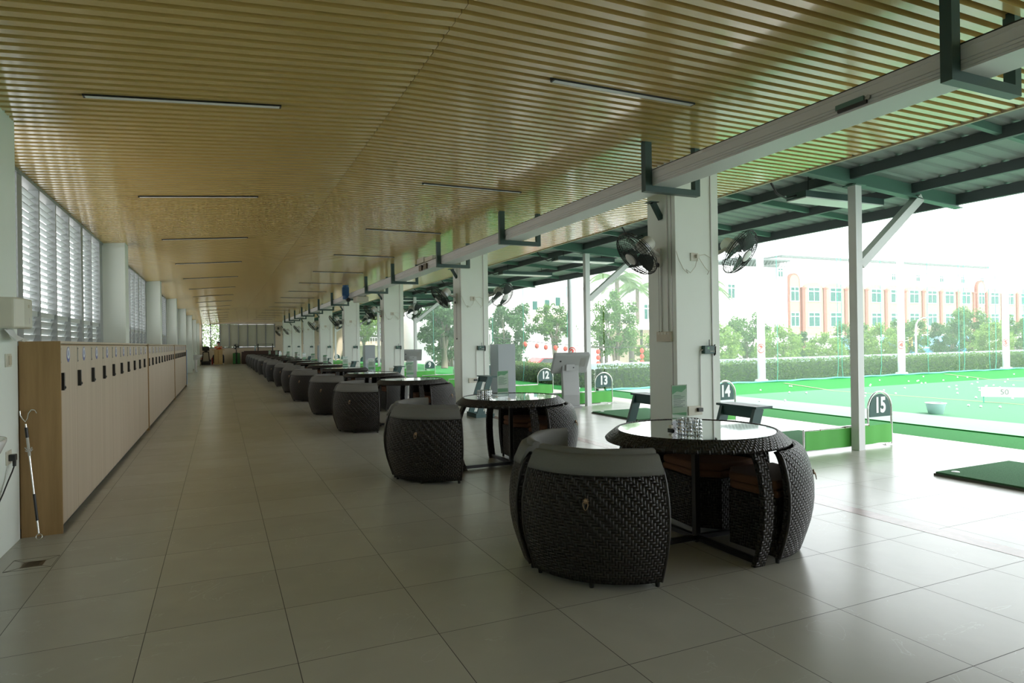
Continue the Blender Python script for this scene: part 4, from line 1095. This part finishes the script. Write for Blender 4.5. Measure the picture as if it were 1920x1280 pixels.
# golf balls lying on the turf
bm = MB().ball((0, 0, 0), .0213, 10, 6); b0 = bm.build('golf_ball', 'ball'); tag(b0, 'small white golf ball lying on the green range turf', 'golf ball', 'golf balls on the range')
r = random.Random(21); pos = []
while len(pos) < 170:
    x = r.uniform(9.6, 30); y = r.uniform(0.5, 13.5)
    if r.random() < .5: y = r.uniform(6.5, 12.5); x = r.uniform(12, 28)
    if abs(x-10.76) < .3 and abs(y-6.85) < .3: continue
    pos.append((x, y, .0145))
for i, p in enumerate(pos):
    o = b0 if i == 0 else b0.copy()
    if i: COL.objects.link(o)
    o.location = (p[0], p[1], p[2]-.002)
t = thing('yardage_board', 'low white board reading 50 on green legs in the turf', 'sign', (13.5, 7.27, -.006), math.radians(0), None)
MB().box(-.36, .36, -.015, .015, .12, .30).build('board', 'signwhite', t); MB().box(-.33, -.315, -.01, .01, 0, .14).build('leg', 'cord', t); MB().box(.315, .33, -.01, .01, 0, .14).build('leg', 'cord', t)
text('number', '50', .14, 'steelgrey', t, face_matrix((.0, -.018, .21), (1, 0, 0), (0, 0, 1)), .001)
t.rotation_euler.z = math.radians(-50)
t = thing('target_bucket', 'pale blue plastic bucket standing on the turf among the balls', 'bucket', (10.82, 6.86, -.006))
MB().lathe([(0, 0), (.105, 0), (.145, .17), (.15, .175), (.135, .17), (.10, .02), (0, .02)], 24).build('tub', 'bucketblue', t)
MB().lathe([(.146, .172), (.155, .176), (.155, .185), (.14, .185)], 24).build('rim', 'whiteplastic', t)

# ================================================================== TREES
def make_tree(name, leafm, seed, w=1.0, h=1.0, trunk_h=.35, nleaf=5200, leaf=.085, multi=5):
    """unit tree: crown about 2w wide, total height h (metres), trunk splitting into branches"""
    r = random.Random(seed)
    t = thing(name, 'x', 'tree')
    tk = MB(); tips = []
    th = h*trunk_h
    tk.tube([(0, 0, 0), (.02*h, .01, th*.5), (0, 0, th)], [.045*h**.7, .038*h**.7, .032*h**.7], 8)
    for k in range(multi):
        a = 2*PI*k/multi+r.uniform(-.4, .4); sp = r.uniform(.25, .6)*w
        p1 = Vector((math.cos(a)*sp*.35, math.sin(a)*sp*.35, th+(h-th)*.25)); p2 = Vector((math.cos(a)*sp, math.sin(a)*sp, th+(h-th)*r.uniform(.5, .8)))
        tk.tube([(0, 0, th*.8), p1, p2], [.024*h**.7, .017*h**.7, .007], 6); tips += [p1, p2]
        for q in range(2):
            p3 = p1.lerp(p2, r.uniform(.2, .8)); b = a+r.uniform(-1, 1); p4 = p3+Vector((math.cos(b)*w*.35, math.sin(b)*w*.35, (h-th)*r.uniform(.05, .2)))
            tk.tube([p3, p4], [.010, .004], 5); tips.append(p4)
    tk.build('trunk', 'bark', t)
    pts = []; cl = []
    for _ in range(64):
        while True:
            u = Vector((r.uniform(-1, 1), r.uniform(-1, 1), r.uniform(-1, 1)))
            if .35 < u.length < 1: break
        c = Vector((u.x*w*.88, u.y*w*.88, th*1.05+(h-th)*.5+u.z*(h-th)*.46)); cl.append((c, r.uniform(.14, .26)*w))
    for _ in range(nleaf):
        c, s = r.choice(cl); d = Vector((r.gauss(0, 1), r.gauss(0, 1), r.gauss(0, .8))); d = d.normalized()*(s*r.random()**.4); pts.append(c+d)
    m = MB(); leaf_cloud(m, pts, leaf, r); m.build('crown', leafm, t)
    return t
tA = make_tree('broadleaf_tree', 'leaf', 1, 1.5, 4.3, .30, 6500, .14)
tB = make_tree('broadleaf_tree', 'leaflight', 2, 1.45, 4.0, .36, 5600, .14)
tC = make_tree('broadleaf_tree', 'leafdark', 3, 1.4, 5.4, .14, 9500, .14, 6)
tD = make_tree('broadleaf_tree', 'leaf', 4, 1.0, 4.9, .60, 4200, .12, 7)
tE = make_tree('broadleaf_tree', 'leaf', 8, 1.25, 5.4, .42, 7500, .12, 7)
TREES = [  # prototype, x, y, scale, label
 (tB, 24.04, 26.6, 1.02, 'bushy light green street tree just past the first open-side column'),
 (tA, 29.94, 30.6, 1.13, 'leafy street tree behind the pole marked 3, column side'),
 (tB, 28.41, 26.6, 0.97, 'light green street tree behind the pole marked 3, range side'),
 (tC, 34.53, 30.6, 0.78, 'dark round street tree second past the pole marked 3'),
 (tB, 32.02, 26.6, 0.86, 'street tree before the third arched facade bay'),
 (tA, 39.67, 30.6, 1.03, 'street tree beside the canopy post, under the facade'),
 (tB, 36.77, 26.6, 0.99, 'pale street tree on the range side of the canopy post'),
 (tA, 45.03, 30.6, 1.09, 'street tree just behind the pole marked 4'),
 (tC, 43.13, 26.6, 0.89, 'large dark crowned street tree between the poles marked 4 and 5'),
 (tA, 52.46, 30.6, 1.28, 'broad street tree between poles 4 and 5, nearer to pole 5'),
 (tB, 48.17, 26.6, 1.02, 'yellowish street tree just short of the pole marked 5'),
 (tA, 58.80, 30.6, 1.13, 'street tree just beyond the pole marked 5'),
 (tC, 11.55, 26, (.92, .92, 1.05), 'tall dark tree between the second column and the parked red car'),
 (tD, 13.9, 26, 1.0, 'round-topped slender tree behind the touch-screen kiosk'),
 (tE, 15.9, 24, 1.0, 'spreading tree with splayed pale branches behind the bay 13 sign'),
 (tB, 18.55, 24.6, .88, 'yellow green tree just short of the first open-side column'),
 (tC, 10.45, 31.5, (1.28, 1.28, 1.0), 'big dense tree rising behind the bay 9 sign'),
 (tC, 12.3, 35.6, (1.3, 1.3, 1.0), 'tall dense tree between the bay 9 tree and the second column'),
 (tB, 9.6, 47.5, .95, 'orange-flecked light tree before the laundry balcony house'),
]
for pr, x, y, sc, lb in TREES:
    place_first(pr, used, (x, y, -2.0 if x > 11.5 else -.02), random.uniform(0, 6), lb, 'trees along the street')
for o in list(COL.objects):
    for pr, x, y, sc, lb in TREES:
        if o.get('label') == lb: o.scale = (sc,)*3 if not isinstance(sc, tuple) else sc
def make_palm(seed, h):
    r = random.Random(seed); t = thing('palm_tree', 'x', 'palm')
    MB().tube([(0, 0, 0), (.05, 0, h*.5), (0, 0, h)], [.17, .13, .12], 10).build('trunk', 'bark', t)
    for k in range(16):
        a = 2*PI*k/16+r.uniform(-.2, .2); up = r.uniform(.15, 1.1); L = r.uniform(1.8, 2.4)
        sp = []
        for i in range(9):
            s = i/8; rr = L*s*math.cos(up*.6); zz = L*(s*math.sin(up)-s*s*.95); sp.append(Vector((math.cos(a)*rr, math.sin(a)*rr, h+zz)))
        m = MB(); m.tube(sp, [.022-.0022*i for i in range(9)], 4, smooth=False)
        sd_ = Vector((-math.sin(a), math.cos(a), 0)); vs, fs = [], []
        for i in range(44):
            s = .12+.86*i/44; j = min(7, int(s*8)); p = sp[j].lerp(sp[j+1], s*8-j); l = .55*math.sin(PI*min(1, s*.9+.12))
            for sg_ in (-1, 1):
                e = p+sd_*(sg_*l*.75)+Vector((math.cos(a)*l*.35, math.sin(a)*l*.35, -l*.62)); n = len(vs); w = Vector((math.cos(a)*.022, math.sin(a)*.022, 0)); vs += [p-w, p+w, e]; fs.append((n, n+1, n+2))
        m.add(vs, fs); m.build('frond', 'palmleaf', t)
    return t
pm = make_palm(5, 6.6)
place_first(pm, used, (20.0, 30, -2), 0, 'tall palm whose fronds hang over the tree behind bay sign 13', 'street palms')
dup(pm, (24.9, 35, -2), 1.1, 'tall palm crowding the first open-side column, street side', 'street palms')
dup(pm, (26.9, 31, -2), 2.0, 'palm whose fronds droop beyond the tee side of the first column', 'street palms')

# ================================================================== STREET AND BUILDINGS
FY = 48.0; P0 = 56.2; STEP = 3.185
t = thing('arched_building', 'cream mosaic factory building with salmon pilasters and arched window bays', 'building', (0, FY, 0))
MB().box(51.5, 125, .25, 14, -2, 8.5).build('main_wall', 'render', t)
MB().box(51.5, 125, .05, 14.2, 8.5, 9.4).build('parapet', 'render', t)
MB().box(51.5, 86, -.25, 14.4, 9.4, 9.62).build('roof_edge', 'roofdark', t)
MB().box(52.0, 125, -.25, .25, -2, -.6).build('shopfront', 'shopdark', t)
MB().box(52.0, 125, -1.4, -.2, 1.25, 1.45).build('awning', 'render', t)
def window(x0, x1, z0, z1, part_of, y=-.06):
    w = MB().box(x0-.06, x1+.06, y, y+.3, z0-.06, z1+.06).build('window', 'windowwhite', part_of)
    m = MB(); xm = (x0+x1)/2; zt = z1-(z1-z0)*.27
    for a, b in ((x0, xm-.03), (xm+.03, x1)):
        for c, d in ((z0, zt-.03), (zt+.03, z1)): m.box(a+.02, b-.02, y-.02, y+.01, c+.02, d-.02)
    m.build('pane', 'teal', w)
def arch_poly(x0, x1, zb, zs, n=12):
    c = (x0+x1)/2; rr = (x1-x0)/2
    return [(x0, zb), (x1, zb), (x1, zs)]+[(c+rr*math.cos(PI*i/n), zs+rr*.42*math.sin(PI*i/n)) for i in range(1, n)]+[(x0, zs)]
def tall_arch(xa, xb):
    c = (xa+xb)/2; rr = (xb-xa)/2
    def P(k): return [(c-rr*k, 1.45), (c+rr*k, 1.45), (c+rr*k, 7.05)]+[(c+rr*k*math.cos(PI*i/12), 7.05+rr*k*math.sin(PI*i/12)) for i in range(1, 12)]+[(c-rr*k, 7.05)]
    MB().prism(P(1), -.02, .3, ax='y').build('arch_surround', 'pinktrim', t)
    MB().prism(P(.78), -.05, .2, ax='y').build('arch_infill', 'tilefacade', t)
    window(c-.55, c+.55, 5.03, 6.42, t, -.10); window(c-.55, c+.55, 2.45, 3.82, t, -.10)
tall_arch(52.6, 54.25)
for k in range(9):
    c = P0+STEP*k; tc_ = c
    MB().prism(arch_poly(c-1.35, c+1.35, 1.45, 6.42), .0, .3, ax='y').build('mosaic_bay', 'tilefacade', t)
    window(c-.77, c+.77, 5.04, 6.44, t); window(c-.77, c+.77, 2.42, 3.83, t)
    for xx in ([c-STEP/2] if k else [c-1.35-.16]):
        MB().box(xx-.2, xx+.2, -.10, .25, 1.45, 6.42).box(xx-.3, xx+.3, -.16, .25, 6.30, 6.46).build('pilaster', 'pinktrim', t)
xx = P0+STEP*8+1.55; MB().box(xx-.2, xx+.2, -.10, .25, 1.45, 6.42).box(xx-.3, xx+.3, -.16, .25, 6.30, 6.46).build('pilaster', 'pinktrim', t)
tall_arch(83.8, 85.5)
for k in range(7):
    c = 87.36+STEP*k
    MB().prism(arch_poly(c-1.35, c+1.35, 1.45, 6.42), .0, .3, ax='y').build('mosaic_bay', 'tilefacade', t)
    window(c-.77, c+.77, 5.04, 6.44, t); window(c-.77, c+.77, 2.42, 3.83, t)
    MB().box(c-STEP/2-.2, c-STEP/2+.2, -.10, .25, 1.45, 6.42).build('pilaster', 'pinktrim', t)
for x in (69.0, 73.2, 77.5, 81.5, 85.3): window(x-.3, x+.3, 7.55, 8.25, t, .2)
for x0, x1, mm in ((58.5, 61.5, 'shopblue'), (64.6, 67.6, 'shopblue'), (68.9, 69.4, 'shopyellow'), (69.5, 72.1, 'shopblue'), (72.2, 76.5, 'shopblue'), (77, 82, 'shopblue'), (92, 99, 'shopblue')):
    MB().box(x0, x1, -1.62, -1.5, -.02, 1.2).build('shop_sign', mm, t)
for k in range(14): MB().box(54+5*k, 54.4+5*k, -.5, -.25, -2, 1.3).build('shop_pier', 'pinktrim', t)
t = thing('white_building', 'plain white rendered building at the street corner beside the arched facade', 'building', (0, FY, 0))
MB().box(30, 51.4, -1.0, 14, -2, 8.2).build('main_wall', 'render', t)
MB().box(44.5, 51.4, -1.4, 10, 8.8, 8.95).build('roof_edge', 'roofdark', t)
m = MB()
for i in range(20): m.bar((43.2+i*.4, -1.2, 8.2), (43.5+i*.4, -1.3, 8.85), .05, .05)
m.build('roof_truss_lattice', 'roofdark', t)
window(50.0, 50.6, 7.3, 8.1, t, -1.2); window(43.6, 44.4, 5.1, 6.4, t, -1.2); window(38.0, 38.8, 5.1, 6.4, t, -1.2); window(34.0, 34.8, 3.1, 4.4, t, -1.2)
MB().box(43.4, 51.4, -2.2, -1.0, .2, .35).build('awning', 'roofdark', t)
MB().box(47.2, 49.0, -1.1, -.9, -2, -.2).build('shutter', 'pinktrim', t)
t = thing('white_house', 'bright white house with small upper windows beyond the parked red car', 'building', (0, 42, 0))
MB().box(13.3, 29, 0, 9, -2, 5.3).build('main_wall', 'render', t); MB().box(12.9, 29.4, -.4, 9.4, 5.3, 5.42).build('roof_edge', 'render', t)
for x, z in ((20.7, 3.6), (21.7, 3.7), (22.6, 3.9), (16.4, .9), (14.6, 3.8)):
    w = MB().box(x, x+.36, -.06, .1, z, z+.62).build('window', 'teal', t)
MB().box(20.3, 24, -.8, 0, 3.1, 3.2).build('balcony_slab', 'cream', t)
MB().box(14.2, 18.5, -.1, .1, -.9, .1).build('garage_panel', 'roofdark', t)
t = thing('timber_pavilion', 'open pavilion with dark timber columns before a cream wall', 'pavilion', (0, 27, -2))
MB().box(18.2, 22.5, .8, 1.0, 0, 4.2).build('back_wall', 'cream', t)
MB().box(16.2, 22.5, -.25, -.12, 2.92, 3.02).build('tie_beam', 'timber', t)
for x, w in ((16.95, .10), (17.25, .09), (18.75, .15), (19.35, .07), (20.0, .11), (21.2, .1)): MB().cyl((x, -.1, 0), (x, -.1, 3.8), w, None, 10).build('column', 'timber', t)
MB().box(16.4, 22.8, -.6, 1.2, 3.8, 3.95).build('roof', 'render', t)
t = thing('lantern_cable', 'sagging black cable strung across the street carrying red lanterns', 'cable', (0, 0, 0))
MB().tube([(9.157, 22.2, 1.485), (10.36, 22.2, 1.365), (11.562, 22.2, 1.207), (12.857, 22.2, 1.106), (14.8, 22.2, 1.004), (16.003, 22.2, 0.976), (18.5, 22.2, 1.022)], .014, 6).build('wire', 'black', t)
for x in (9.157, 18.5): MB().cyl((x, 22.2, -2), (x, 22.2, 1.6 if x < 10 else 1.1), .04, None, 8).build('mast', 'steelgrey', t)
def make_lantern():
    t = thing('paper_lantern', 'x', 'lantern'); MB().lathe([(.03, -.01), (.075, -.05), (.085, -.11), (.075, -.17), (.03, -.21)], 14).build('shade', 'lantern', t)
    MB().cyl((0, 0, .008), (0, 0, -.01), .004, None, 5).build('hook', 'black', t); MB().cyl((0, 0, -.21), (0, 0, -.222), .012, None, 6).build('tassel', 'shopyellow', t); return t
ln = make_lantern()
for i, (x, z) in enumerate(((10.591, 1.328), (11.1, 1.254), (11.488, 1.198), (11.914, 1.166), (12.349, 1.124), (12.598, 1.11))):
    place_first(ln, used, (x, 22.2, z-.026), 0, 'single red lantern on the street cable, %s from the second column' % ORD[i], 'red street lanterns')
for j, x in enumerate((13.847, 15.984, 16.511)):
    for i in range(3): dup(ln, (x, 22.2, .955-.236*i), 0, 'red lantern, %s down in the %s triple string of the pavilion' % (ORD[i], ORD[j]), 'red street lanterns')
t = thing('parked_car', 'red parked car partly hidden behind the grey cabinet and hedge', 'car', (18.95, 36.5, -.88), math.radians(8))
body = [(-1.5, .25), (1.6, .25), (1.65, .55), (1.5, .72), (.9, .80), (.45, 1.14), (-.75, 1.16), (-1.25, .82), (-1.55, .70)]
MB().prism(body, -.7, .7, ax='y').build('body', 'carred', t, bevel=.08)
MB().prism([(-1.1, .82), (.75, .80), (.38, 1.10), (-.7, 1.11)], -.712, .712, ax='y').build('side_window', 'glassdark', t)
for x in (-.95, 1.0):
    for y in (-.66, .66): MB().cyl((x, y-.09, .25), (x, y+.09, .25), .27, None, 18).build('wheel', 'black', t)
MB().box(1.55, 1.68, -.6, .6, .30, .42).build('bumper', 'black', t)
struct(MB().box(11.6, 22, 34.5, 38.6, -2.0, -.88), 'street_parking_terrace_surface', 'street')
for i, (x, y) in enumerate(((13.9, 21.4), (15.0, 22.6), (15.8, 21.1))):
    t = thing('market_umbrella', 'white canvas umbrella top behind the barrier, %s of the three' % ORD[i], 'umbrella', (x, y, -2), 0, 'white street umbrellas')
    MB().cyl((0, 0, 0), (0, 0, 2.4), .025, None, 8).build('mast', 'whitesteel', t); MB().lathe([(0, 2.46), (.12, 2.42), (.75, 2.15), (.75, 2.08), (.1, 2.36), (0, 2.38)], 8, smooth=False).build('canopy', 'cloth', t)
t = thing('street_lamp', 'white curved street lamp in front of the arched facade', 'lamp', (39.2, 26, -2))
MB().tube([(0, 0, 0), (0, 0, 3.6), (.05, 0, 4.0), (.25, 0, 4.25), (.6, 0, 4.38), (1.1, 0, 4.42)], [.06, .05, .045, .04, .035, .03], 10).build('mast', 'whitesteel', t); MB().box(.95, 1.35, -.08, .08, 4.37, 4.44).build('lamp_head', 'shopblue', t)
t = thing('shipping_container', 'pale blue corrugated container parked across the street', 'container', (52.2, 33.2, -2))
m = MB().box(0, 4.8, 0, 2, 0, 2.25)
for i in range(30): m.box(.05+i*.16, .13+i*.16, -.03, 0, .1, 2.15)
m.build('corrugated_shell', 'containerblue', t); MB().box(-.05, 4.85, -.05, 2.05, 2.25, 2.32).build('roof', 'windowwhite', t)
t = thing('balcony_house', 'beige house with a laundry balcony seen between the farther columns', 'building', (0, 50, 0))
MB().box(7.5, 12.4, 0, 6, -2, 3.4).build('main_wall', 'cream', t); MB().box(7.2, 12.7, -.9, 6.2, 3.4, 3.55).build('roof_edge', 'pinktrim', t)
MB().box(8.9, 12.3, -.02, .3, 1.5, 3.0).build('balcony_opening', 'shopdark', t); MB().box(8.6, 12.4, -.9, 0, 1.15, 1.3).build('balcony_slab', 'cream', t)
m = MB()
for i in range(20): m.box(8.65+i*.19, 8.68+i*.19, -.88, -.85, 1.3, 1.75)
m.box(8.6, 12.4, -.89, -.84, 1.75, 1.8); m.build('railing_lattice', 'windowwhite', t)
for i, c in enumerate(('sticker', 'ink', 'paperblue', 'sticker', 'paperblue')): MB().box(9.2+i*.5, 9.55+i*.5, -.5, -.47, 1.95, 2.75-.1*(i % 2)).build('laundry', c, t)
t = thing('corner_house', 'grey shuttered white building filling the gap between the last columns', 'building', (0, 62, 0))
MB().box(2, 9.5, 0, 6, -2, 4.5).build('main_wall', 'render', t); m = MB()
for i in range(30): m.box(6.2, 9.3, -.05, 0, 1.3+i*.09, 1.36+i*.09)
m.build('shutter_slat', 'roofdark', t)
# beyond the louvres: low white annexe with red lettered boards, greenery behind the far wall
t = thing('annexe', 'low white annexe with red boards seen through the louvred windows', 'building', (-16, 0, 0))
MB().box(-4, 0, -20, 90, -.3, 4.2).build('main_wall', 'render', t)
for i, y in enumerate((4, 9, 15, 22)): MB().box(0, .08, y+9, y+13, 1.6, 2.5).build('red_board', 'carred', t)
t = thing('garden_shrub', 'leafy shrub with flowers behind the open louvres of the end wall', 'shrub', (-.6, 54, -.12)); r = random.Random(9)
MB().tube([(0, 0, 0), (.05, 0, .8), (0, 0, 1.6)], .05, 6).build('stem', 'bark', t)
m = MB(); leaf_cloud(m, [(r.uniform(-1.9, 1.9), r.uniform(-.5, .5), r.uniform(.2, 3.6)) for _ in range(5000)], .16, r); m.build('foliage', 'leaflight', t)

# ================================================================== FAR END OF THE HALL
t = thing('podium_desk', 'light oak reception podium at the far end of the hall', 'podium', (-.13, 48.78, 0))
MB().box(-.40, .40, -.22, .44, 1.02, 1.07).build('top', 'podium', t); MB().box(-.27, .27, -.14, .14, .03, 1.02).build('pillar_front', 'podium', t); MB().box(-.24, .24, -.18, .18, 0, .03).build('base', 'steelgrey', t)
MB().box(-.03, .03, -.15, -.14, .1, 1.0).build('corner_batten', 'lockerside', t)
# the seated attendant
px, py = -.12, 49.62
per = thing('person', 'person in an orange shirt and dark trousers sitting behind the podium, hand at chin', 'person', (px, py, 0))
def skin_mesh(name, verts, edges, radii, material, parent, sub=2, root=0):
    me = bpy.data.meshes.new(name); me.from_pydata([tuple(v) for v in verts], edges, []); me.materials.append(M[material])
    o = bpy.data.objects.new(name, me); COL.objects.link(o); o.parent = parent
    o.modifiers.new('skin', 'SKIN')
    for i, r_ in enumerate(radii): me.skin_vertices[0].data[i].radius = (r_, r_) if not isinstance(r_, tuple) else r_
    for sv in me.skin_vertices[0].data: sv.use_root = False
    me.skin_vertices[0].data[root].use_root = True
    sb = o.modifiers.new('sub', 'SUBSURF'); sb.levels = sub; sb.render_levels = sub
    for p in me.polygons: p.use_smooth = True
    return o
V = [(0, 0, 0.71), (0, 0.0, 0.89), (0, -0.03, 1.09), (0, -0.04, 1.25), (0, -0.05, 1.32), (0, -0.06, 1.39), (0, -0.07, 1.49), (0, -0.065, 1.56), (0.16, -0.03, 1.22), (0.24, -0.16, 1.07), (0.22, -0.46, 1.145), (0.06, -0.27, 1.29), (0.03, -0.2, 1.33), (-0.16, -0.03, 1.22), (-0.25, -0.16, 1.145), (-0.16, -0.46, 1.145), (0.06, -0.5, 1.225), (0.09, 0, 0.71), (0.28, -0.36, 0.62), (0.3, -0.34, 0.32), (0.3, -0.36, 0.09), (0.3, -0.5, 0.05), (-0.09, 0, 0.71), (-0.3, -0.36, 0.62), (-0.3, -0.32, 0.32), (-0.3, -0.34, 0.09), (-0.31, -0.48, 0.05)]
E_ = [(0,1),(1,2),(2,3),(3,4),(4,5),(5,6),(6,7),(3,8),(8,9),(9,10),(10,11),(11,12),(3,13),(13,14),(14,15),(15,16),(0,17),(17,18),(18,19),(19,20),(20,21),(0,22),(22,23),(23,24),(24,25),(25,26)]
Rr = [.15,.14,.155,.12,.055,.075,.10,.06,.07,.05,.042,.034,.03,.07,.05,.042,.03,.10,.075,.058,.045,.035,.10,.075,.058,.045,.035]
skin_mesh('body', V, E_, Rr, 'skin', per)
sv = [0,1,2,3,8,9,13,14]; mp_ = {a: i for i, a in enumerate(sv)}
skin_mesh('shirt', [V[i] for i in sv], [(0,1),(1,2),(2,3),(3,4),(4,5),(3,6),(6,7)], [.165,.158,.172,.135,.085,.066,.085,.066], 'shirt', per)
tv = [0,17,18,19,20,22,23,24,25]
skin_mesh('trousers', [V[i] for i in tv], [(0,1),(1,2),(2,3),(3,4),(0,5),(5,6),(6,7),(7,8)], [.155,.115,.09,.075,.062,.115,.09,.075,.062], 'trouser', per)
for i in (20, 25):
    v = V[i]; MB().ball((v[0], v[1]-.07, .048), .05, 10, 7, sc=(.95, 2.3, .95)).build('shoe', 'shoe', per)
hd = MB().ball((0, -.045, 1.535), .108, 14, 9, sc=(.95, 1.05, .92)); hd.build('hair', 'hair', per)
hf = MB()
hf.ball((-.035, -.165, 1.495), .012, 8, 6).ball((.035, -.165, 1.495), .012, 8, 6); hf.build('eyes_pair'[:4], 'black', per)
MB().ball((0, -.178, 1.465), .016, 8, 6, sc=(.8, 1, 1.3)).build('nose', 'skin', per); MB().ball((0, -.165, 1.425), .022, 8, 6, sc=(1.1, .5, .35)).build('mouth', 'carred', per)
for sx in (-1, 1): MB().ball((sx*.098, -.06, 1.48), .024, 8, 6, sc=(.4, .8, 1.2)).build('ear', 'skin', per)
hand = MB(); c = Vector((.03, -.21, 1.34))
for q, (l, dx) in enumerate(((.055, -.024), (.062, -.009), (.060, .006), (.048, .02))):
    a = c+Vector((dx, -.005, .015)); hand.tube([a, a+Vector((-.002, -.012, l*.6)), a+Vector((0, .012, l))], [.009, .0085, .006], 6)
hand.tube([c+Vector((-.03, 0, 0)), c+Vector((-.045, -.005, .03)), c+Vector((-.04, .01, .055))], [.010, .009, .007], 6); hand.build('finger_part'[:6], 'skin', per)
st = thing('stool', 'dark stool under the seated attendant behind the podium', 'stool', (px, py+.03, 0))
MB().cyl((0, 0, .465), (0, 0, .51), .19, None, 20).build('seat', 'black', st)
for q in range(4):
    a = PI/4+q*PI/2; MB().cyl((.12*math.cos(a), .12*math.sin(a), .465), (.19*math.cos(a), .19*math.sin(a), 0), .014, None, 8).build('leg', 'blacksteel', st)
t = thing('massage_chair', 'dark massage chair with beige back panel against the far wall', 'chair', (-.93, 50.2, 0))
MB().box(-.30, .30, -.45, .30, 0, .22).build('base', 'black', t, bevel=.04); MB().prism([(-.26, .2), (.26, .2), (.20, .92), (-.20, .92)], -.10, .12, ax='y').build('backrest', 'blacksteel', t)
MB().prism([(-.19, .25), (.19, .25), (.15, .86), (-.15, .86)], -.13, -.10, ax='y').build('back_panel', 'beigeplastic', t); MB().box(-.23, .23, -.12, .12, .98, 1.28).build('headrest', 'black', t, bevel=.04)
MB().box(-.10, .10, -.04, .06, .90, 1.0).build('neck', 'blacksteel', t)
for s_ in (-1, 1): MB().box(s_*.29-.05, s_*.29+.05, -.4, .15, .2, .36).build('armrest', 'black', t, bevel=.02)
for i, x in enumerate((-1.16, -.50)):
    t = thing('fire_extinguisher', ['red fire extinguisher in the far corner beside the massage chair', 'red fire extinguisher between the massage chair and the podium'][i], 'extinguisher', (x, 50.6, 0), 0, 'fire extinguishers')
    MB().lathe([(0, 0), (.075, 0), (.078, .03), (.078, .42), (.05, .48), (.025, .50), (0, .5)], 16).build('cylinder', 'fire', t); MB().box(-.02, .02, -.08, .03, .50, .55).build('lever', 'black', t); MB().tube([(0, 0, .52), (.09, 0, .45), (.095, 0, .2)], .011, 6).build('hose', 'black', t)
t = thing('green_box', 'green crate against the far wall under a small desk fan', 'box', (1.05, 50.4, 0))
MB().box(-.24, .24, -.2, .2, .03, .78).build('body', 'boxgreen', t); MB().box(-.05, .05, -.21, -.2, .03, .78).build('batten', 'black', t); MB().box(-.25, .25, -.21, .21, 0, .03).build('base', 'black', t)
t = thing('desk_fan', 'round black desk fan standing on the green crate', 'fan', (1.05, 50.4, .78))
MB().cyl((0, 0, 0), (0, 0, .03), .12, None, 16).cyl((0, 0, .03), (0, 0, .25), .03, None, 8).build('stand', 'black', t)
c = MB()
for rr in (.21, .16, .11, .06): c.tube([(rr*math.cos(2*PI*i/24), -.05, .45+rr*math.sin(2*PI*i/24)) for i in range(24)], .006, 4, closed=True)
for q in range(20): a = 2*PI*q/20; c.tube([(0, -.07, .45), (.21*math.cos(a), -.05, .45+.21*math.sin(a))], .004, 3)
c.build('cage', 'black', t); MB().cyl((0, -.03, .45), (0, .10, .45), .07, None, 14).build('motor_housing', 'black', t)
for k in range(3): a = 2*PI*k/3; MB().prism([(0.02*math.cos(a+1.5), .45+.02*math.sin(a+1.5)), (.19*math.cos(a-.4), .45+.19*math.sin(a-.4)), (.2*math.cos(a+.5), .45+.2*math.sin(a+.5))], -.045, -.035, ax='y').build('blade', 'fanblade', t)
t = thing('service_counter', 'dark red brown wooden counter along the far wall', 'counter', (2.6, 50.3, 0))
MB().box(-1.2, 1.3, -.3, .3, 0, .86).build('body', 'darkwood', t); MB().box(-1.05, 1.35, -.35, .35, .86, .92).build('worktop', 'darkwood', t)
t = thing('bottle_rack', 'black wire rack with a white bottle on the far counter', 'rack', (3.0, 50.3, .92))
for x in (-.5, .5): MB().box(x-.03, x+.03, -.1, .1, 0, .5).build('end_frame', 'black', t)
for z in (.12, .32, .48): MB().cyl((-.5, 0, z), (.5, 0, z), .012, None, 6).build('rail', 'black', t)
t = thing('bottle', 'white and blue pump bottle on the far counter beside the wire rack', 'bottle', (2.3, 50.2, .92))
MB().lathe([(0, 0), (.06, 0), (.06, .3), (.03, .36), (.02, .42), (0, .42)], 14).build('body', 'barrier', t); MB().box(-.015, .05, -.015, .015, .42, .47).build('pump', 'whiteplastic', t)
t = thing('wall_fan', 'small black wall fan high on the far wall beside the end louvres', 'fan', (3.95, FAR, 2.6))
c = MB()
for rr in (.24, .17, .1): c.tube([(rr*math.cos(2*PI*i/24), -.25, rr*math.sin(2*PI*i/24)-.1) for i in range(24)], .008, 4, closed=True)
for q in range(16): a = 2*PI*q/16; c.tube([(0, -.28, -.1), (.24*math.cos(a), -.25, -.1+.24*math.sin(a))], .004, 3)
c.build('cage', 'black', t); MB().cyl((0, -.23, -.1), (0, 0, 0), .05, None, 10).build('arm', 'black', t)
o = MB().box(-.002, .0, 0, .30, .05, 1.18).build('hanging_banner', 'blueposter'); o.location = (-1.262, 23.9, 0); tag(o, 'narrow blue banner at the end of the last locker bank', 'banner')
o.location = (-1.02, 23.80, 0)
MB().box(-.25, -.002, .0, .02, 0, 1.2).build('backing_board', 'blueposter', o)
